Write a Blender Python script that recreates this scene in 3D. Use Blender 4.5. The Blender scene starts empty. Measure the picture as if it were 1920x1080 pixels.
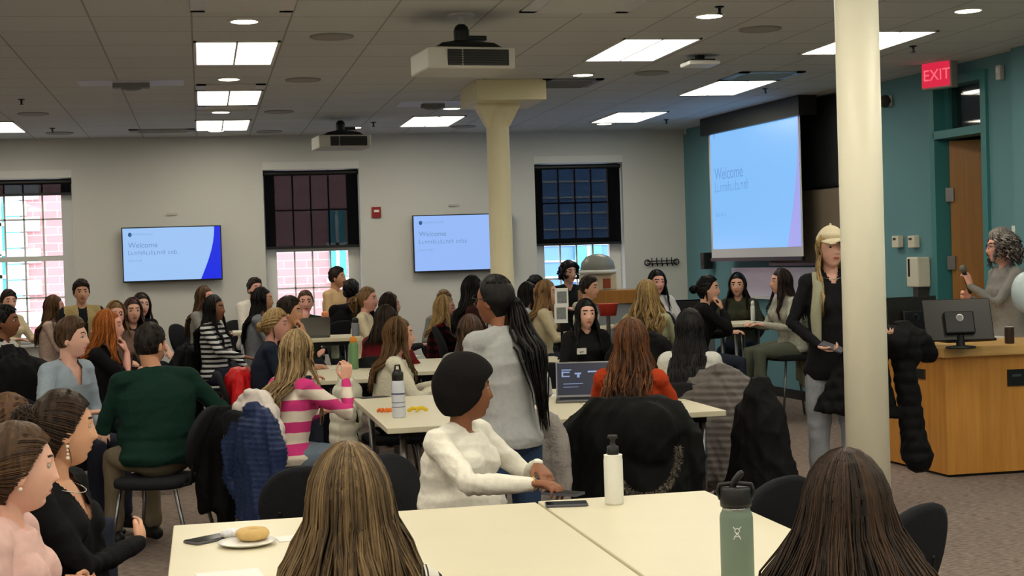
import bpy, math, random
import numpy as np
from mathutils import Matrix, Vector
C = bpy.context.scene.collection
SC = bpy.context.scene
rnd = random.Random(7)
PI = math.pi

# ------------------------------------------------------------------ camera
F = 2850.0; EYE = 1.62; HC = 3.16
def nrm(v):
    v = np.array(v, float); return v/np.linalg.norm(v)
_Y = nrm((380-960, 540-500, F)); _Z = nrm(np.cross(np.array((380-960, 40, F)), np.array((0, 58, F))))
if _Z[1] < 0: _Z = -_Z
_X = np.cross(_Y, _Z)
if _X[0] < 0: _X = -_X
RW = np.array([_X, _Y, _Z]); O = np.array((0, 0, EYE))
cam_data = bpy.data.cameras.new('camera'); cam = bpy.data.objects.new('camera', cam_data); C.objects.link(cam)
cam_data.sensor_width = 36.0; cam_data.lens = F/1920*36; cam_data.clip_start = .05; cam_data.clip_end = 200
m4 = Matrix.Identity(4)
for i in range(3):
    m4[i][0] = RW[i][0]; m4[i][1] = RW[i][1]; m4[i][2] = -RW[i][2]; m4[i][3] = O[i]
cam.matrix_world = m4
SC.camera = cam
def ray(px, py): return RW @ np.array((px-960, 540-py, F))/F
def PZ(px, py, z): r = ray(px, py); return O+r*(z-EYE)/r[2]
def PD(px, py, d): return O+ray(px, py)*d
def PY(px, py, Y): r = ray(px, py); return O+r*Y/r[1]
def PL(px, py, p0, n):
    r = ray(px, py); n = np.array(n, float); return O+r*(np.dot(np.array(p0, float)-O, n)/np.dot(r, n))

# ------------------------------------------------------------------ world, sun, exposure
SC.view_settings.view_transform = 'Standard'; SC.view_settings.look = 'None'
SC.view_settings.gamma = 1.0; SC.view_settings.use_curve_mapping = False
SC.view_settings.exposure = 0.0
SC.cycles.use_denoising = True
SC.cycles.max_bounces = 7; SC.cycles.diffuse_bounces = 4; SC.cycles.transparent_max_bounces = 12
SC.cycles.sample_clamp_indirect = 4.0
w = bpy.data.worlds.new('sky'); SC.world = w; w.use_nodes = True
bgn = w.node_tree.nodes['Background']; bgn.inputs[0].default_value = (.68, .84, 1, 1); bgn.inputs[1].default_value = 4.4
sd = bpy.data.lights.new('sun', 'SUN'); sd.energy = 1.6; sd.angle = .3; sd.color = (1, .95, .88)
sun = bpy.data.objects.new('sun', sd); C.objects.link(sun); sun.rotation_euler = (math.radians(-48), 0, math.radians(190))
PANEL = 10.5      # radiance of the ceiling light diffusers
SPOT = 14.0

# ------------------------------------------------------------------ materials
def lin(c):
    return tuple(((x/255)/12.92 if x/255 <= .04045 else ((x/255+.055)/1.055)**2.4) for x in c[:3])
_mc = {}
def newmat(name):
    m = bpy.data.materials.new(name); m.use_nodes = True
    nt = m.node_tree; return m, nt, nt.nodes['Principled BSDF']
def mat(name, c, rough=.6, metal=0., bump=0., scale=60., var=.0, spec=.4, sheen=0., stretch=(1, 1, 1)):
    key = ('m', name, c, rough, metal, bump, scale, var, spec, sheen)
    if key in _mc: return _mc[key]
    m, nt, b = newmat(name)
    l = lin(c); b.inputs['Roughness'].default_value = rough; b.inputs['Metallic'].default_value = metal
    b.inputs['Specular IOR Level'].default_value = spec
    b.inputs['Sheen Weight'].default_value = sheen
    b.inputs['Base Color'].default_value = (*l, 1)
    if var or bump:
        tc = nt.nodes.new('ShaderNodeTexCoord'); mp = nt.nodes.new('ShaderNodeMapping'); mp.inputs['Scale'].default_value = stretch
        nt.links.new(tc.outputs['Object'], mp.inputs[0])
        nz = nt.nodes.new('ShaderNodeTexNoise'); nz.inputs['Scale'].default_value = scale; nz.inputs['Detail'].default_value = 4
        nt.links.new(mp.outputs[0], nz.inputs['Vector'])
        if var:
            mx = nt.nodes.new('ShaderNodeMix'); mx.data_type = 'RGBA'
            mx.inputs[6].default_value = (*[x*(1-var) for x in l], 1); mx.inputs[7].default_value = (*[min(1, x*(1+var)) for x in l], 1)
            nt.links.new(nz.outputs[0], mx.inputs[0]); nt.links.new(mx.outputs[2], b.inputs['Base Color'])
        if bump:
            bp = nt.nodes.new('ShaderNodeBump'); bp.inputs['Strength'].default_value = bump; bp.inputs['Distance'].default_value = .01
            nt.links.new(nz.outputs[0], bp.inputs['Height']); nt.links.new(bp.outputs[0], b.inputs['Normal'])
    _mc[key] = m; return m
def emis(name, c, s):
    m, nt, b = newmat(name)
    b.inputs['Base Color'].default_value = (0, 0, 0, 1); b.inputs['Emission Color'].default_value = (*lin(c), 1)
    b.inputs['Emission Strength'].default_value = s; b.inputs['Roughness'].default_value = .3; return m
def cloth(name, c, **k):
    k.setdefault('rough', .9); k.setdefault('bump', .25); k.setdefault('scale', 45); k.setdefault('var', .12); k.setdefault('spec', .15)
    return mat(name, c, **k)
def ramp_mat(name, kind, cols, scale, axis='Z', rough=.85, dist=0.0):
    """bands of colour in object space: cols = [(pos, rgb), ...] over one period"""
    m, nt, b = newmat(name); b.inputs['Roughness'].default_value = rough; b.inputs['Specular IOR Level'].default_value = .15
    tc = nt.nodes.new('ShaderNodeTexCoord')
    def band(ax):
        s = nt.nodes.new('ShaderNodeSeparateXYZ'); nt.links.new(tc.outputs['Object'], s.inputs[0])
        src = s.outputs[ax]
        if dist:
            nz = nt.nodes.new('ShaderNodeTexNoise'); nz.inputs['Scale'].default_value = 5; nt.links.new(tc.outputs['Object'], nz.inputs['Vector'])
            ad = nt.nodes.new('ShaderNodeMath'); ad.operation = 'MULTIPLY_ADD'; ad.inputs[1].default_value = dist
            nt.links.new(nz.outputs[0], ad.inputs[0]); nt.links.new(src, ad.inputs[2]); src = ad.outputs[0]
        mu = nt.nodes.new('ShaderNodeMath'); mu.operation = 'MULTIPLY'; mu.inputs[1].default_value = scale; nt.links.new(src, mu.inputs[0])
        fr = nt.nodes.new('ShaderNodeMath'); fr.operation = 'FRACT'; nt.links.new(mu.outputs[0], fr.inputs[0])
        r = nt.nodes.new('ShaderNodeValToRGB'); r.color_ramp.interpolation = 'CONSTANT'
        while len(r.color_ramp.elements) < len(cols): r.color_ramp.elements.new(.5)
        for e, (p, c) in zip(r.color_ramp.elements, cols): e.position = p; e.color = (*lin(c), 1)
        nt.links.new(fr.outputs[0], r.inputs[0]); return r.outputs[0]
    if kind == 'plaid':
        mx = nt.nodes.new('ShaderNodeMix'); mx.data_type = 'RGBA'; mx.blend_type = 'MULTIPLY'; mx.inputs[0].default_value = 1
        nt.links.new(band('Z'), mx.inputs[6]); nt.links.new(band('X'), mx.inputs[7]); nt.links.new(mx.outputs[2], b.inputs['Base Color'])
    else:
        nt.links.new(band(axis), b.inputs['Base Color'])
    return m
def hairmat(c1, c2):
    key = ('hair', c1, c2)
    if key in _mc: return _mc[key]
    m, nt, b = newmat('hair'); b.inputs['Roughness'].default_value = .48; b.inputs['Specular IOR Level'].default_value = .22
    at = nt.nodes.new('ShaderNodeAttribute'); at.attribute_name = 'hv'
    tc = nt.nodes.new('ShaderNodeTexCoord'); mp = nt.nodes.new('ShaderNodeMapping'); mp.inputs['Scale'].default_value = (1, 1, .12)
    nt.links.new(tc.outputs['Object'], mp.inputs[0])
    nz = nt.nodes.new('ShaderNodeTexNoise'); nz.inputs['Scale'].default_value = 90; nz.inputs['Detail'].default_value = 3
    nt.links.new(mp.outputs[0], nz.inputs['Vector'])
    ad = nt.nodes.new('ShaderNodeMath'); ad.operation = 'MULTIPLY_ADD'; ad.inputs[1].default_value = .9; ad.inputs[2].default_value = -.45
    nt.links.new(nz.outputs[0], ad.inputs[0])
    a2 = nt.nodes.new('ShaderNodeMath'); a2.use_clamp = True; nt.links.new(ad.outputs[0], a2.inputs[0]); nt.links.new(at.outputs['Fac'], a2.inputs[1])
    mx = nt.nodes.new('ShaderNodeMix'); mx.data_type = 'RGBA'; mx.inputs[6].default_value = (*lin(c1), 1); mx.inputs[7].default_value = (*lin(c2), 1)
    nt.links.new(a2.outputs[0], mx.inputs[0]); nt.links.new(mx.outputs[2], b.inputs['Base Color'])
    bp = nt.nodes.new('ShaderNodeBump'); bp.inputs['Strength'].default_value = .5; bp.inputs['Distance'].default_value = .006
    nt.links.new(nz.outputs[0], bp.inputs['Height']); nt.links.new(bp.outputs[0], b.inputs['Normal'])
    _mc[key] = m; return m
def woodmat(name, c1, c2, axis=2, scale=3.):
    m, nt, b = newmat(name); b.inputs['Roughness'].default_value = .38
    tc = nt.nodes.new('ShaderNodeTexCoord'); mp = nt.nodes.new('ShaderNodeMapping')
    s = [9., 9., 9.]; s[axis] = .5; mp.inputs['Scale'].default_value = s
    nt.links.new(tc.outputs['Object'], mp.inputs[0])
    nz = nt.nodes.new('ShaderNodeTexNoise'); nz.inputs['Scale'].default_value = scale; nz.inputs['Detail'].default_value = 6; nz.inputs['Distortion'].default_value = .6
    nt.links.new(mp.outputs[0], nz.inputs['Vector'])
    r = nt.nodes.new('ShaderNodeValToRGB'); r.color_ramp.elements[0].position = .3; r.color_ramp.elements[1].position = .7
    r.color_ramp.elements[0].color = (*lin(c1), 1); r.color_ramp.elements[1].color = (*lin(c2), 1)
    nt.links.new(nz.outputs[0], r.inputs[0]); nt.links.new(r.outputs[0], b.inputs['Base Color']); return m
def carpetmat():
    m, nt, b = newmat('carpet'); b.inputs['Roughness'].default_value = 1; b.inputs['Specular IOR Level'].default_value = .05
    tc = nt.nodes.new('ShaderNodeTexCoord'); mp = nt.nodes.new('ShaderNodeMapping'); mp.inputs['Scale'].default_value = (9, 42, 1); mp.inputs['Rotation'].default_value = (0, 0, .05)
    nt.links.new(tc.outputs['Object'], mp.inputs[0])
    n1 = nt.nodes.new('ShaderNodeTexNoise'); n1.inputs['Scale'].default_value = 2.2; n1.inputs['Detail'].default_value = 5; nt.links.new(mp.outputs[0], n1.inputs['Vector'])
    n2 = nt.nodes.new('ShaderNodeTexNoise'); n2.inputs['Scale'].default_value = 260; nt.links.new(tc.outputs['Object'], n2.inputs['Vector'])
    ad = nt.nodes.new('ShaderNodeMath'); ad.operation = 'MULTIPLY_ADD'; ad.inputs[1].default_value = .35; nt.links.new(n2.outputs[0], ad.inputs[0]); nt.links.new(n1.outputs[0], ad.inputs[2])
    r = nt.nodes.new('ShaderNodeValToRGB'); r.color_ramp.elements[0].position = .5; r.color_ramp.elements[1].position = .85
    r.color_ramp.elements[0].color = (*lin((96, 84, 78)), 1); r.color_ramp.elements[1].color = (*lin((158, 142, 132)), 1)
    nt.links.new(ad.outputs[0], r.inputs[0]); nt.links.new(r.outputs[0], b.inputs['Base Color'])
    bp = nt.nodes.new('ShaderNodeBump'); bp.inputs['Strength'].default_value = .5; bp.inputs['Distance'].default_value = .004
    nt.links.new(n2.outputs[0], bp.inputs['Height']); nt.links.new(bp.outputs[0], b.inputs['Normal']); return m
def brickmat(name, a, bb, mortar, sx=.21, sy=.075, vertical=True):
    m, nt, b = newmat(name); b.inputs['Roughness'].default_value = .9
    tc = nt.nodes.new('ShaderNodeTexCoord'); mp = nt.nodes.new('ShaderNodeMapping'); mp.inputs['Rotation'].default_value = (PI/2, 0, 0) if vertical else (0, 0, 0)
    nt.links.new(tc.outputs['Object'], mp.inputs[0])
    br = nt.nodes.new('ShaderNodeTexBrick'); br.inputs['Scale'].default_value = 1; br.inputs['Brick Width'].default_value = sx; br.inputs['Row Height'].default_value = sy
    br.inputs['Mortar Size'].default_value = .007
    for k, c in ((1, a), (2, bb), (3, mortar)): br.inputs[k].default_value = (*lin(c), 1)
    nt.links.new(mp.outputs[0], br.inputs['Vector']); nt.links.new(br.outputs[0], b.inputs['Base Color']); return m
def ceilmat():
    m, nt, b = newmat('ceiling_tile'); b.inputs['Roughness'].default_value = .95; b.inputs['Specular IOR Level'].default_value = .1
    tc = nt.nodes.new('ShaderNodeTexCoord')
    br = nt.nodes.new('ShaderNodeTexBrick'); br.offset = 0; br.inputs['Scale'].default_value = 1
    br.inputs['Brick Width'].default_value = .61; br.inputs['Row Height'].default_value = .61; br.inputs['Mortar Size'].default_value = .007; br.inputs['Mortar Smooth'].default_value = .2
    for k, c in ((1, (216, 219, 220)), (2, (212, 215, 216)), (3, (170, 169, 165))): br.inputs[k].default_value = (*lin(c), 1)
    nt.links.new(tc.outputs['Object'], br.inputs['Vector']); 
    nz = nt.nodes.new('ShaderNodeTexNoise'); nz.inputs['Scale'].default_value = 130; nt.links.new(tc.outputs['Object'], nz.inputs['Vector'])
    mx = nt.nodes.new('ShaderNodeMix'); mx.data_type = 'RGBA'; mx.blend_type = 'MULTIPLY'; mx.inputs[0].default_value = .25
    nt.links.new(br.outputs[0], mx.inputs[6]); nt.links.new(nz.outputs[0], mx.inputs[7]); nt.links.new(mx.outputs[2], b.inputs['Base Color']); return m
def glassmat(name, tint=(1, 1, 1), refl=.06):
    m = bpy.data.materials.new(name); m.use_nodes = True; nt = m.node_tree; nt.nodes.clear()
    o = nt.nodes.new('ShaderNodeOutputMaterial'); mx = nt.nodes.new('ShaderNodeMixShader'); t = nt.nodes.new('ShaderNodeBsdfTransparent'); g = nt.nodes.new('ShaderNodeBsdfGlossy')
    t.inputs[0].default_value = (*tint, 1); g.inputs['Roughness'].default_value = .03; mx.inputs[0].default_value = refl
    nt.links.new(t.outputs[0], mx.inputs[1]); nt.links.new(g.outputs[0], mx.inputs[2]); nt.links.new(mx.outputs[0], o.inputs[0]); return m
def sheermat(name, c, open_):
    m = bpy.data.materials.new(name); m.use_nodes = True; nt = m.node_tree; nt.nodes.clear()
    o = nt.nodes.new('ShaderNodeOutputMaterial'); mx = nt.nodes.new('ShaderNodeMixShader'); t = nt.nodes.new('ShaderNodeBsdfTransparent'); g = nt.nodes.new('ShaderNodeBsdfDiffuse')
    g.inputs[0].default_value = (*lin(c), 1); mx.inputs[0].default_value = 1-open_
    nt.links.new(t.outputs[0], mx.inputs[1]); nt.links.new(g.outputs[0], mx.inputs[2]); nt.links.new(mx.outputs[0], o.inputs[0]); return m

M = dict(
    wall=mat('wall_paint', (208, 207, 202), .85, var=.02, scale=2), teal=mat('teal_paint', (98, 143, 152), .8, var=.03, scale=2),
    tealtrim=mat('teal_trim_paint', (62, 128, 132), .5), white=mat('white_paint', (222, 222, 216), .5), ceil=ceilmat(), carpet=carpetmat(),
    black=mat('black_plastic', (22, 22, 24), .45), blackfab=cloth('black_fabric', (33, 34, 38)), chrome=mat('grey_metal', (120, 120, 122), .3, 1.),
    darkmetal=mat('dark_metal', (40, 40, 42), .35, .8), steel=mat('steel', (190, 190, 190), .25, 1.),
    table=mat('cream_laminate', (224, 216, 190), .42, var=.03, scale=6), tedge=mat('cream_edge', (212, 200, 168), .5),
    column=mat('cream_paint', (220, 212, 178), .5, bump=.1, scale=14, var=.02), pillar=mat('white_gloss_paint', (240, 236, 214), .42, bump=.12, scale=10, var=.02),
    panel=emis('light_diffuser', (255, 247, 226), PANEL), spot=emis('downlight_lens', (255, 244, 210), SPOT), glass=glassmat('window_glass'),
    shade=sheermat('roller_shade_mesh', (18, 18, 22), .16), wood=woodmat('maple_veneer', (196, 132, 54), (214, 152, 72)), woodtop=woodmat('maple_top', (206, 158, 92), (222, 178, 112), 0),
    door=woodmat('door_veneer', (146, 96, 30), (164, 112, 42)), vent=mat('vent_white', (205, 206, 208), .5), grille=mat('dark_grille', (52, 52, 50), .6),
    red=mat('red_plastic', (150, 26, 30), .4), plate=mat('plate_white', (238, 238, 235), .35), speaker=mat('speaker_grille', (158, 156, 148), .7, bump=.3, scale=300),
    proj=mat('projector_casing', (196, 194, 184), .5), dark=mat('dark_void', (14, 12, 12), .9))

# ------------------------------------------------------------------ mesh building
def frame_of(t, ref):
    t = nrm(t); u = ref-np.dot(ref, t)*t
    if np.linalg.norm(u) < 1e-4:
        ref = np.array((1., 0, 0)) if abs(t[0]) < .8 else np.array((0, 1., 0)); u = ref-np.dot(ref, t)*t
    u = nrm(u); return u, np.cross(t, u)
class B:
    def __init__(s): s.v = []; s.f = []; s.n = 0; s.hv = []; s.fm = []
    def add(s, V, Fc, hv=0., m=0):
        V = np.asarray(V, float).reshape(-1, 3); s.v.append(V); o = s.n
        s.f += [tuple(i+o for i in q) for q in Fc]; s.fm += [m]*len(Fc); s.n += len(V)
        s.hv.append(np.full(len(V), hv) if np.isscalar(hv) else np.asarray(hv))
        return s
    def rings(s, R, closed_ends=True, hv=0., m=0):
        n = len(R[0]); k = len(R); Fc = []
        for i in range(k-1):
            for j in range(n):
                a = i*n+j; b = i*n+(j+1) % n; Fc.append((a, b, b+n, a+n))
        if closed_ends: Fc.append(tuple(range(n-1, -1, -1))); Fc.append(tuple((k-1)*n+j for j in range(n)))
        return s.add(np.vstack(R), Fc, hv, m)
    def tube(s, P, r, n=10, ref=(0, 0, 1), rnd_=True, hv=0., m=0):
        P = [np.array(p, float) for p in P]; k = len(P)
        if np.isscalar(r) or isinstance(r, tuple): r = [r]*k
        r = [(x, x) if np.isscalar(x) else x for x in r]
        if rnd_:
            d0 = nrm(P[0]-P[1]); d1 = nrm(P[-1]-P[-2]); a = min(r[0]); b = min(r[-1])
            P = [P[0]+d0*a*.85, P[0]+d0*a*.5]+P+[P[-1]+d1*b*.5, P[-1]+d1*b*.85]
            r = [(r[0][0]*.45, r[0][1]*.45), (r[0][0]*.82, r[0][1]*.82)]+r+[(r[-1][0]*.82, r[-1][1]*.82), (r[-1][0]*.45, r[-1][1]*.45)]
        k = len(P); ref = np.array(ref, float); th = np.arange(n)*2*PI/n; R = []; u = None
        for i in range(k):
            t = P[min(i+1, k-1)]-P[max(i-1, 0)]
            if u is None: u, v = frame_of(t, ref)
            else:
                t = nrm(t); u = u-np.dot(u, t)*t; u = nrm(u); v = np.cross(t, u)
            R.append(P[i]+np.outer(np.cos(th)*r[i][0], u)+np.outer(np.sin(th)*r[i][1], v))
        return s.rings(R, True, hv, m)
    def ball(s, c, r, rot=None, nu=16, nv=10, hv=0., m=0):
        if np.isscalar(r): r = (r, r, r)
        R = []
        for i in range(nv+1):
            ph = PI*(i+.02)/(nv+.04); th = np.arange(nu)*2*PI/nu
            R.append(np.stack([np.cos(th)*math.sin(ph)*r[0], np.sin(th)*math.sin(ph)*r[1], np.full(nu, -math.cos(ph)*r[2])], 1))
        if rot is not None: R = [q @ np.array(rot).T for q in R]
        return s.rings([q+np.array(c) for q in R], True, hv, m)
    def box(s, c, sz, rz=0., rot=None, m=0):
        x, y, z = [q/2 for q in sz]
        V = np.array([(a*x, b*y, d*z) for d in (-1, 1) for b in (-1, 1) for a in (-1, 1)])
        if rot is not None: V = V @ np.array(rot).T
        if rz: V = V @ np.array(rotz(rz)).T
        return s.add(V+np.array(c), [(0, 2, 3, 1), (4, 5, 7, 6), (0, 1, 5, 4), (2, 6, 7, 3), (0, 4, 6, 2), (1, 3, 7, 5)], 0., m)
    def span(s, a, b, m=0):
        a = np.array(a, float); b = np.array(b, float); return s.box((a+b)/2, np.abs(b-a), m=m)
    def prism(s, pts, z0, z1, m=0):
        n = len(pts); lo = [(x, y, z0) for x, y in pts]; hi = [(x, y, z1) for x, y in pts]
        ar = sum(pts[i][0]*pts[(i+1) % n][1]-pts[(i+1) % n][0]*pts[i][1] for i in range(n))
        if ar < 0: lo.reverse(); hi.reverse()
        return s.rings([np.array(lo, float), np.array(hi, float)], True, 0., m)
    def lathe(s, prof, c=(0, 0, 0), n=24, m=0):
        th = np.arange(n)*2*PI/n; c = np.array(c, float)
        return s.rings([np.stack([np.cos(th)*r, np.sin(th)*r, np.full(n, z)], 1)+c for r, z in prof], True, 0., m)
    def mesh(s, name, mats, smooth=True, hv=False):
        me = bpy.data.meshes.new(name); me.from_pydata(np.vstack(s.v).tolist(), [], s.f)
        for q in (mats if isinstance(mats, (list, tuple)) else [mats]): me.materials.append(q)
        if any(s.fm): me.polygons.foreach_set('material_index', s.fm)
        if hv:
            a = me.attributes.new('hv', 'FLOAT', 'POINT'); a.data.foreach_set('value', np.concatenate(s.hv).astype(np.float32))
        if smooth: me.polygons.foreach_set('use_smooth', [True]*len(me.polygons))
        me.update(); return me
    def obj(s, name, mats, parent=None, smooth=False, bevel=0., hv=False):
        o = bpy.data.objects.new(name, s.mesh(name, mats, smooth, hv)); C.objects.link(o)
        if parent is not None: o.parent = parent
        if bevel:
            b = o.modifiers.new('bevel', 'BEVEL'); b.width = bevel; b.segments = 2; b.limit_method = 'ANGLE'
        return o
def rotz(a): c, s = math.cos(a), math.sin(a); return np.array(((c, -s, 0), (s, c, 0), (0, 0, 1.)))
def rotx(a): c, s = math.cos(a), math.sin(a); return np.array(((1., 0, 0), (0, c, -s), (0, s, c)))
def roty(a): c, s = math.cos(a), math.sin(a); return np.array(((c, 0, s), (0, 1., 0), (-s, 0, c)))
def tag(o, label, cat, group=None):
    o['label'] = label; o['category'] = cat
    if group: o['group'] = group
    return o
def struct(o): o['kind'] = 'structure'; return o
def thing(name, label, cat, loc=(0, 0, 0), rz=0., group=None):
    o = bpy.data.objects.new(name, None); C.objects.link(o); o.location = tuple(float(q) for q in loc); o.rotation_euler = (0, 0, rz); o.empty_display_size = .1
    return tag(o, label, cat, group)
def dup(root, loc=None, rz=None, label=None, group=None):
    r = root.copy(); C.objects.link(r)
    if loc is not None: r.location = tuple(float(q) for q in loc)
    if rz is not None: r.rotation_euler = (0, 0, rz)
    if label: r['label'] = label
    if group: r['group'] = group
    for ch in list(root.children):
        c = ch.copy(); C.objects.link(c); c.parent = r
        for g in list(ch.children):
            d = g.copy(); C.objects.link(d); d.parent = c
    return r
_tmp = None
def remesh(buf, voxel, smooth=2):
    """joins the overlapping lofts of a B into one continuous surface; returns verts, faces arrays"""
    me = buf.mesh('tmp', [], False); o = bpy.data.objects.new('tmp', me); C.objects.link(o)
    r = o.modifiers.new('r', 'REMESH'); r.mode = 'VOXEL'; r.voxel_size = voxel; r.adaptivity = 0
    if smooth:
        sm = o.modifiers.new('s', 'SMOOTH'); sm.factor = .5; sm.iterations = smooth
    dg = bpy.context.evaluated_depsgraph_get(); ev = o.evaluated_get(dg); m2 = bpy.data.meshes.new_from_object(ev)
    bpy.data.objects.remove(o); bpy.data.meshes.remove(me); return m2
def get_co(me):
    a = np.empty(len(me.vertices)*3, np.float32); me.vertices.foreach_get('co', a); return a.reshape(-1, 3).astype(float)
def get_no(me):
    a = np.empty(len(me.vertices)*3, np.float32); me.vertex_normals.foreach_get('vector', a); return a.reshape(-1, 3).astype(float)
def face_co(me):
    a = np.empty(len(me.polygons)*3, np.float32); me.polygons.foreach_get('center', a); return a.reshape(-1, 3).astype(float)
def ridg(P, seed, freq, amp, n=5):
    g = np.random.RandomState(seed); o = np.zeros(len(P))
    for i in range(n):
        k = g.normal(size=3)*freq; q = np.sin(P @ k+g.uniform(0, 6.28)+1.6*np.sin(P @ (g.normal(size=3)*freq*.6))+.8*np.sin(P @ (g.normal(size=3)*freq*1.3))); o += .5-np.abs(q)**.6
    return o*amp/math.sqrt(n)
def wob(P, seed, freq, amp, n=7):
    g = np.random.RandomState(seed); o = np.zeros(len(P))
    for i in range(n):
        k = g.normal(size=3)*freq; o += np.sin(P @ k+g.uniform(0, 6.28)+1.3*np.sin(P @ (g.normal(size=3)*freq*.5)))
    return o*amp/math.sqrt(n)
def finish(me, name, mats, parent):
    me.name = name
    for q in (mats if isinstance(mats, (list, tuple)) else [mats]): me.materials.append(q)
    me.polygons.foreach_set('use_smooth', [True]*len(me.polygons))
    o = bpy.data.objects.new(name, me); C.objects.link(o)
    if parent is not None: o.parent = parent
    return o

# ------------------------------------------------------------------ the room
YB = 18.4; XC = 6.0; SL = .065          # back wall plane, right corner, slant of the right wall
TR = nrm((SL, -1, 0)); NR = nrm((-1, -SL, 0)); P0R = np.array((XC, YB, 0.))     # right wall: direction towards the camera, inward normal
XL = -6.2; YN = -3.5
def onR(px, py, off=0.): return PL(px, py, P0R+NR*off, NR)
def sR(p): return float(np.dot(np.array(p)-P0R, TR))
def RP(s, z, off=0.): p = P0R+TR*s+NR*off; return np.array((p[0], p[1], z))
def rbox(buf, s0, s1, z0, z1, o0, o1, m=0):
    """box in the right wall's own frame"""
    V = [RP(s, z, o) for z in (z0, z1) for o in (o0, o1) for s in (s0, s1)]
    return buf.add(V, [(0, 2, 3, 1), (4, 5, 7, 6), (0, 1, 5, 4), (2, 6, 7, 3), (0, 4, 6, 2), (1, 3, 7, 5)], 0., m)
b = B(); b.span((XL-.3, YN-.3, -.12), (9.6, YB+.35, 0)); struct(b.obj('floor', M['carpet']))
b = B(); b.span((XL-.3, YN-.3, 0), (9.6, YB+.35, .15)); o = struct(b.obj('ceiling', M['ceil'])); o.location = (-.02+ -.0, 0, HC)
o.location = (0, 0, HC)
# shift the tile grid so that its joints meet the light fixtures
nt = M['ceil'].node_tree
tcn = [n for n in nt.nodes if n.type == 'TEX_COORD'][0]; mp = nt.nodes.new('ShaderNodeMapping'); mp.inputs['Location'].default_value = (.015+.61*20, .17+.61*20, 0)
brn = [n for n in nt.nodes if n.type == 'TEX_BRICK'][0]; nt.links.new(tcn.outputs['Object'], mp.inputs[0]); nt.links.new(mp.outputs[0], brn.inputs['Vector'])
# windows: pixel corners of the opening on the back wall
WIN = []
for (x0, x1, yt, ysh) in ((-60, 133, 320, 363), (492, 672, 303, 461), (1001, 1166, 292, 455)):
    a = PY(x0, yt, YB); c = PY(x1, yt, YB); top = (a[2]+c[2])/2; sh = PY((x0+x1)/2, ysh, YB+.1)[2]
    WIN.append((a[0], c[0], .78, top, sh))
b = B(); xs = XL-.3
for (x0, x1, z0, z1, sh) in WIN:
    b.span((xs, YB, 0), (x0, YB+.32, HC)); b.span((x0, YB, 0), (x1, YB+.32, z0)); b.span((x0, YB, z1), (x1, YB+.32, HC)); xs = x1
b.span((xs, YB, 0), (XC+.3, YB+.32, HC)); struct(b.obj('wall_back', M['wall']))
b = B(); b.span((XL-.3, YN-.3, 0), (XL, YB+.3, HC)); struct(b.obj('wall_left', M['wall']))
b = B(); b.span((XL-.3, YN-.3, 0), (9.6, YN, HC)); struct(b.obj('wall_front', M['wall']))
# right wall with the doorway
D0 = sR(onR(1757, 400)); D1 = sR(onR(1852, 400)); ZT0 = onR(1757, 262)[2]; ZT1 = onR(1757, 249)[2]; ZTR = onR(1757, 160)[2]
ZT1 = ZT0+.07; ZTR = min(ZTR, HC-.12)
b = B(); rbox(b, -.2, D0, 0, HC, -.2, 0); rbox(b, D0, D1, ZTR, HC, -.2, 0); rbox(b, D1, 22.5, 0, HC, -.2, 0); struct(b.obj('wall_right', M['teal']))
# pilaster beyond the door
s2 = sR(onR(1900, 300, .1)); b = B(); rbox(b, s2, s2+1.2, 0, HC, 0, .1); struct(b.obj('wall_right_pilaster', M['teal']))
b = B()
rbox(b, D0-.05, D0+.03, 0, HC-.1, -.2, .03); rbox(b, D1-.03, D1+.05, 0, HC-.1, -.2, .03); rbox(b, D0, D1, ZT0, ZT1, -.16, .03); rbox(b, D0, D1, ZTR-.03, ZTR+.05, -.16, .03)
rbox(b, D0, D0+.10, ZT1, ZTR, -.16, -.08)
trd = struct(b.obj('trim_1', M['tealtrim']))
b = B(); rbox(b, D0+.1, D1-.03, ZT1, ZTR-.03, -.12, -.11); g = b.obj('window_4', glassmat('transom_glass', (.75, .78, .78), .12)); struct(g)
# corridor behind the doorway
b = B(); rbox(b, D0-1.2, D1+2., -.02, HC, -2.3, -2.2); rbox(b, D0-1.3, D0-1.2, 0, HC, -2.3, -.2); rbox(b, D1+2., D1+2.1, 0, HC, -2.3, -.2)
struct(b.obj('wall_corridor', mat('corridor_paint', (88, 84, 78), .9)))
# the open door leaf, hinged on the far jamb and swung into the corridor
hg = RP(D0+.05, 0, -.11)
dl = B(); dl.box((.45, 0, ZT0/2), (.9, .045, ZT0-.03)); door = dl.obj('door_1', M['door'], bevel=.003); struct(door)
door.location = (hg[0], hg[1], 0); door.rotation_euler = (0, 0, math.radians(-38))
b = B()
for z in (.3, 1.45, 2.05): b.box((.0, -.04, z), (.07, .03, .12))
b.obj('hinge', M['chrome'], door)
b = B(); b.box((.5, -.05, ZT0-.12), (.3, .05, .06)); b.box((.3, -.1, ZT0-.07), (.03, .1, .02)); b.obj('door_closer', M['chrome'], door)
b = B(); b.tube([(.84, -.03, 1.0), (.84, -.08, 1.0), (.72, -.08, 1.0)], .011); b.obj('door_handle', M['steel'], door)
# baseboards
b = B(); b.span((XL, YB-.012, 0), (XC, YB, .1)); struct(b.obj('baseboard_back', M['black']))
b = B(); rbox(b, 0, D0-.06, 0, .1, 0, .012); rbox(b, D1+.06, 22, 0, .1, 0, .012); struct(b.obj('baseboard_right', M['black']))
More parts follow.
